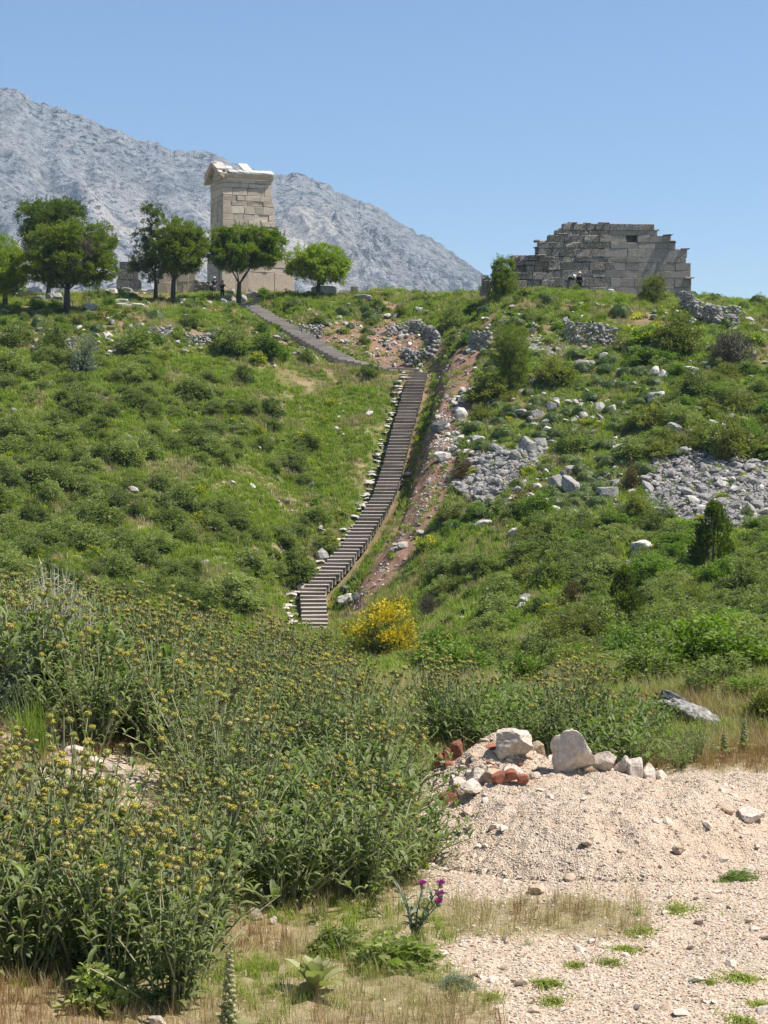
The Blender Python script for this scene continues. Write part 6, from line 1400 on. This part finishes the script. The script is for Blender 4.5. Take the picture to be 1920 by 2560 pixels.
# ------------------------------------------------------------------ mulleins, thistle and other single plants
def rosette(n, L, w, curl=(.2, .9)):
    g = Geo()
    for i in range(n):
        a = i * 2.4 + rng.normal() * .2; t_ = i / n; el = .15 + 1.0 * t_; v_, q_ = leaf_strip(L * (1.1 - .5 * t_) * rng.uniform(.85, 1.1), w * (1.1 - .4 * t_), 6, rng.uniform(*curl), .5)
        d_ = np.array([math.cos(a) * math.cos(el), math.sin(a) * math.cos(el), math.sin(el)]); g.add(v_ @ frame(d_).T + np.array([0, 0, .02 + .03 * t_]), q_, tint=rng.random())
    return g
me = rosette(20, .22, .085).mesh('mullein_rosette', [ML_mull], True)
p = hit(782, 2490); place('mullein_rosette', me, p, 1, 1, 1, 'pale felted mullein rosette in the dry grass, bottom centre', 'plant')
def spike(h, rbase=.03):
    g = rosette(9, .13, .05)
    vv, q_ = tube([(0, 0, 0), (.004, 0, h * .5), (0, .004, h)], [.012, .010, .006], 6); g.add(vv, q_, tint=.4)
    v0_, t0_ = ico(1); n = int(h / .0065)
    for i in range(n):
        t_ = i / n; a = i * 2.4; r = rbase * (1.15 - .8 * t_); z = h * (.12 + .88 * t_); g.add(v0_ * np.array([.013, .013, .011]) * (1.25 - .6 * t_) + np.array([math.cos(a) * r, math.sin(a) * r, z]), None, t0_, tint=rng.random())
        if t_ < .55 and i % 3 == 0:
            v_, q_ = leaf_strip(.07 * (1 - t_), .03, 4, .8, .4); d_ = np.array([math.cos(a), math.sin(a), .5]); g.add(v_ @ frame(d_).T + np.array([math.cos(a) * r * .5, math.sin(a) * r * .5, z]), q_, tint=rng.random())
    return g.mesh('mullein_spike', [ML_mull])
p = hit(572, 2590); place('mullein_spike', spike(.42), p, 1, 1, 1.0, 'mullein flower spike at the bottom edge left of the rosette', 'plant', rz=0)
for u, v, d, h, lab in ((1248, 1850, 14.9, .36, 'pale mullein spike behind the large white boulder'), (1302, 1846, 15.0, .34, 'green mullein spike right behind the large white boulder'), (1860, 1900, 15.2, .3, 'mullein spike at the foot of the right leafy clump'), (1815, 1905, 15.0, .22, 'short mullein spike by the right leafy clump')):
    x = (u - 960) / F * d; place('mullein_spike', spike(h), (x, d, float(land_h(x, d))), 1, 1, 1, lab, 'plant', rz=0)
M_purple = leaf_mat('petal_thistle', (.34, .04, .22), (.52, .10, .36), .2, tcol=(1, .6, 1))
def thistle():
    root = empty('thistle', tuple(hit(1035, 2350))); tag(root, 'thistle with purple flower heads before the gravel heap', 'plant'); k = root.location[1] / F
    g = Geo(); heads_ = []
    for u, v in ((1056, 2212), (1102, 2214), (1101, 2246), (1096, 2258), (988, 2190), (1010, 2230)):
        e = np.array([(u - 1035) * k, rng.normal() * .03, (2350 - v) * k]); vv, q_ = tube([(0, 0, -.02), e * np.array([.35, .35, .5]), e], [.007, .005, .003], 5); g.add(vv, q_, m=0, tint=rng.random())
        for i in range(9):
            t_ = rng.uniform(.1, .95); b = e * np.array([t_ ** 1.5, t_, t_]); a = rng.uniform(0, 6.28); v_, q_ = leaf_strip(rng.uniform(.05, .10), .022, 4, .9, .5); g.add(v_ @ frame((math.cos(a), math.sin(a), .4)).T + b, q_, tint=rng.random())
        if v > 2200 and u > 1040: heads_.append(e)
    obj('stems', g.mesh('stems', [ML_grey]), root)
    for e in heads_:
        g = Geo(); v0_, t0_ = ico(2); g.add(v0_ * np.array([.016, .016, .018]), None, t0_, 0)
        d_ = rand_dirs(70); d_[:, 2] = np.abs(d_[:, 2]) + .5; d_ /= np.linalg.norm(d_, axis=1)[:, None]; leaf_cloud(g, d_ * .012 + np.array([0, 0, .004]), d_, .026, .007, 1, None, 0, .2)
        tag(obj('flower_head', g.mesh('flower_head', [ML_grey, M_purple]), root, tuple(e)), 'purple thistle head')
thistle()
def near_plant(kind, u, v, w, h, name, label, cat='plant', group=None):
    p = hit(u, v); me = SH[kind][int(rng.integers(0, len(SH[kind])))]; place(name, me, p, w, w, h, label, cat, group)
near_plant('spurge', 575, 2190, .20, .28, 'spurge', 'yellow green spurge at the right end of the lower left sages')
near_plant('spurge', 490, 2080, .16, .22, 'spurge', 'yellow green spurge higher among the lower left sages')
near_plant('spurge', 1055, 2170, .09, .10, 'spurge', 'small yellow spurge at the foot of the clump by the gravel')
near_plant('low', 240, 2520, .34, .26, 'herb', 'bright green herb at the foot of the lower left sages')
near_plant('grey', 1142, 2470, .22, .10, 'grey_cushion', 'silvery grey cushion plant in the gravel, bottom centre')
near_plant('mat', 1840, 2195, .3, .05, 'herb', 'dark low herb on the gravel at the right')
near_plant('low', 990, 2420, .42, .20, 'herb', 'wispy grey green herb at the edge of the dry grass')
near_plant('low', 840, 2380, .30, .16, 'herb', 'low spreading green herb above the mullein rosette')
def herb_mat():
    g = Geo()
    for _ in range(420):
        r_ = abs(rng.normal()) * .2; a = rng.uniform(0, 6.28); b = np.array([math.cos(a) * r_ * 1.2, math.sin(a) * r_, 0]); a2 = rng.uniform(0, 6.28); L = rng.uniform(.06, .17); ln = rng.uniform(.3, 1.0)
        P = b + np.array([[0, 0, -.1], [math.cos(a2) * L * ln * .5, math.sin(a2) * L * ln * .5, L * 3.0], [math.cos(a2) * L * ln, math.sin(a2) * L * ln, L * 4.2]]); sd = np.array([-math.sin(a2), math.cos(a2), 0]) * rng.uniform(.006, .013)
        g.add([P[0] - sd, P[0] + sd, P[1] - sd, P[1] + sd, P[2]], [(0, 1, 3, 2)], [(2, 3, 4)], int(rng.random() < .22), rng.random())
    return g.mesh('herb_mat', [ML_grass, ML_drygrass])
SH['mat'] = [herb_mat() for _ in range(5)]
for u, v, w in ((1370, 2460, .32), (1383, 2505, .20), (1605, 2330, .24), (1530, 2410, .20), (1560, 2375, .26), (1850, 2445, .34), (1775, 2460, .10), (1230, 2495, .22), (1900, 2515, .2), (1860, 2555, .26), (1690, 2275, .34), (1440, 2415, .16)):
    near_plant('mat', u, v, w * 1.1, .035, 'ground_herb', 'one of the flat green herb mats growing in the gravel', 'plant', 'herb mats in the gravel')

# ------------------------------------------------------------------ near grass and gravel (uncountable)
gt = [blade_tuft('tuft', ML_grass, 22, .10, .7, .0022, .025) for _ in range(2)] + [blade_tuft('tuft', ML_drygrass, 16, .13, .5, .0016, .025, 2) for _ in range(2)] + [blade_tuft('tuft', ML_redgrass, 14, .13, .35, .0015, .02, 2) for _ in range(2)]
N = 46000; ga = rng.uniform(-.26, .26, N); gd = np.sqrt(rng.uniform(7.6 ** 2, 27 ** 2, N)); px, py = ga * gd, gd
gm = gravel_mask(px, py); keepp = (rng.random(N) > gm * 1.25 - .0) & (rng.random(N) < .95) & (mound_h(px, py) < .03)
keepp &= ~((np.abs(px + 2.15) < .45) & (np.abs(py - 13) < .7) & (rng.random(N) < .7))
px, py = px[keepp], py[keepp]; n = len(px); pz = land_h(px, py)
mo = fbm2(px / .9, py / .9, 3, 101) + rng.normal(size=n) * .12 - .28 * (py > 15.2)
pick = np.where(mo < -.3, rng.integers(0, 2, n), np.where(mo < .05, rng.integers(2, 4, n), rng.integers(4, 6, n)))
sc = rng.uniform(.5, 1.4, n) * np.interp(py, [8, 14, 16, 26], [.9, 1.0, 1.5, 2.4])
scatter('near_grass', np.stack([px, py, pz], 1), np.stack([rng.normal(size=n) * .12, rng.normal(size=n) * .12, rng.uniform(0, 6.28, n)], 1), np.stack([sc, sc, sc * rng.uniform(.6, 1.2, n)], 1), pick, gt)['label'] = 'dry and green grass round the clearing'
M_peb = flat_mat('pale_pebble', (.56, .47, .38), .9); M_pebt = flat_mat('tan_pebble', (.48, .36, .26), .9)
GP = [mesh_np('pebble', rock_verts(1, 700 + i, 6, .1)[0], None, ico(1)[1], [m_]) for i, m_ in enumerate([M_peb, M_peb, M_pebt, M_peb, M_peb, M_pebt])]
N = 130000; ga = rng.uniform(-.12, .27, N); gd = np.sqrt(rng.uniform(7.6 ** 2, 15.2 ** 2, N)); px, py = ga * gd, gd; gm = gravel_mask(px, py)
kp = rng.random(N) < gm * .95 + .07; xy = np.stack([px[kp], py[kp]], 1)
cl = np.stack([rng.uniform(.2, 3.2, 420), rng.uniform(8.6, 14.2, 420)], 1); cl = cl[gravel_mask(cl[:, 0], cl[:, 1]) > .6]
stone_scatter('gravel_clods', 'larger stones and clods lying in the pale gravel', cl, (.02, .075), GP, .7, .1)
stone_scatter('gravel', 'pale gravel covering the clearing and the heap', xy, (.004, .021), GP, .6, .12)
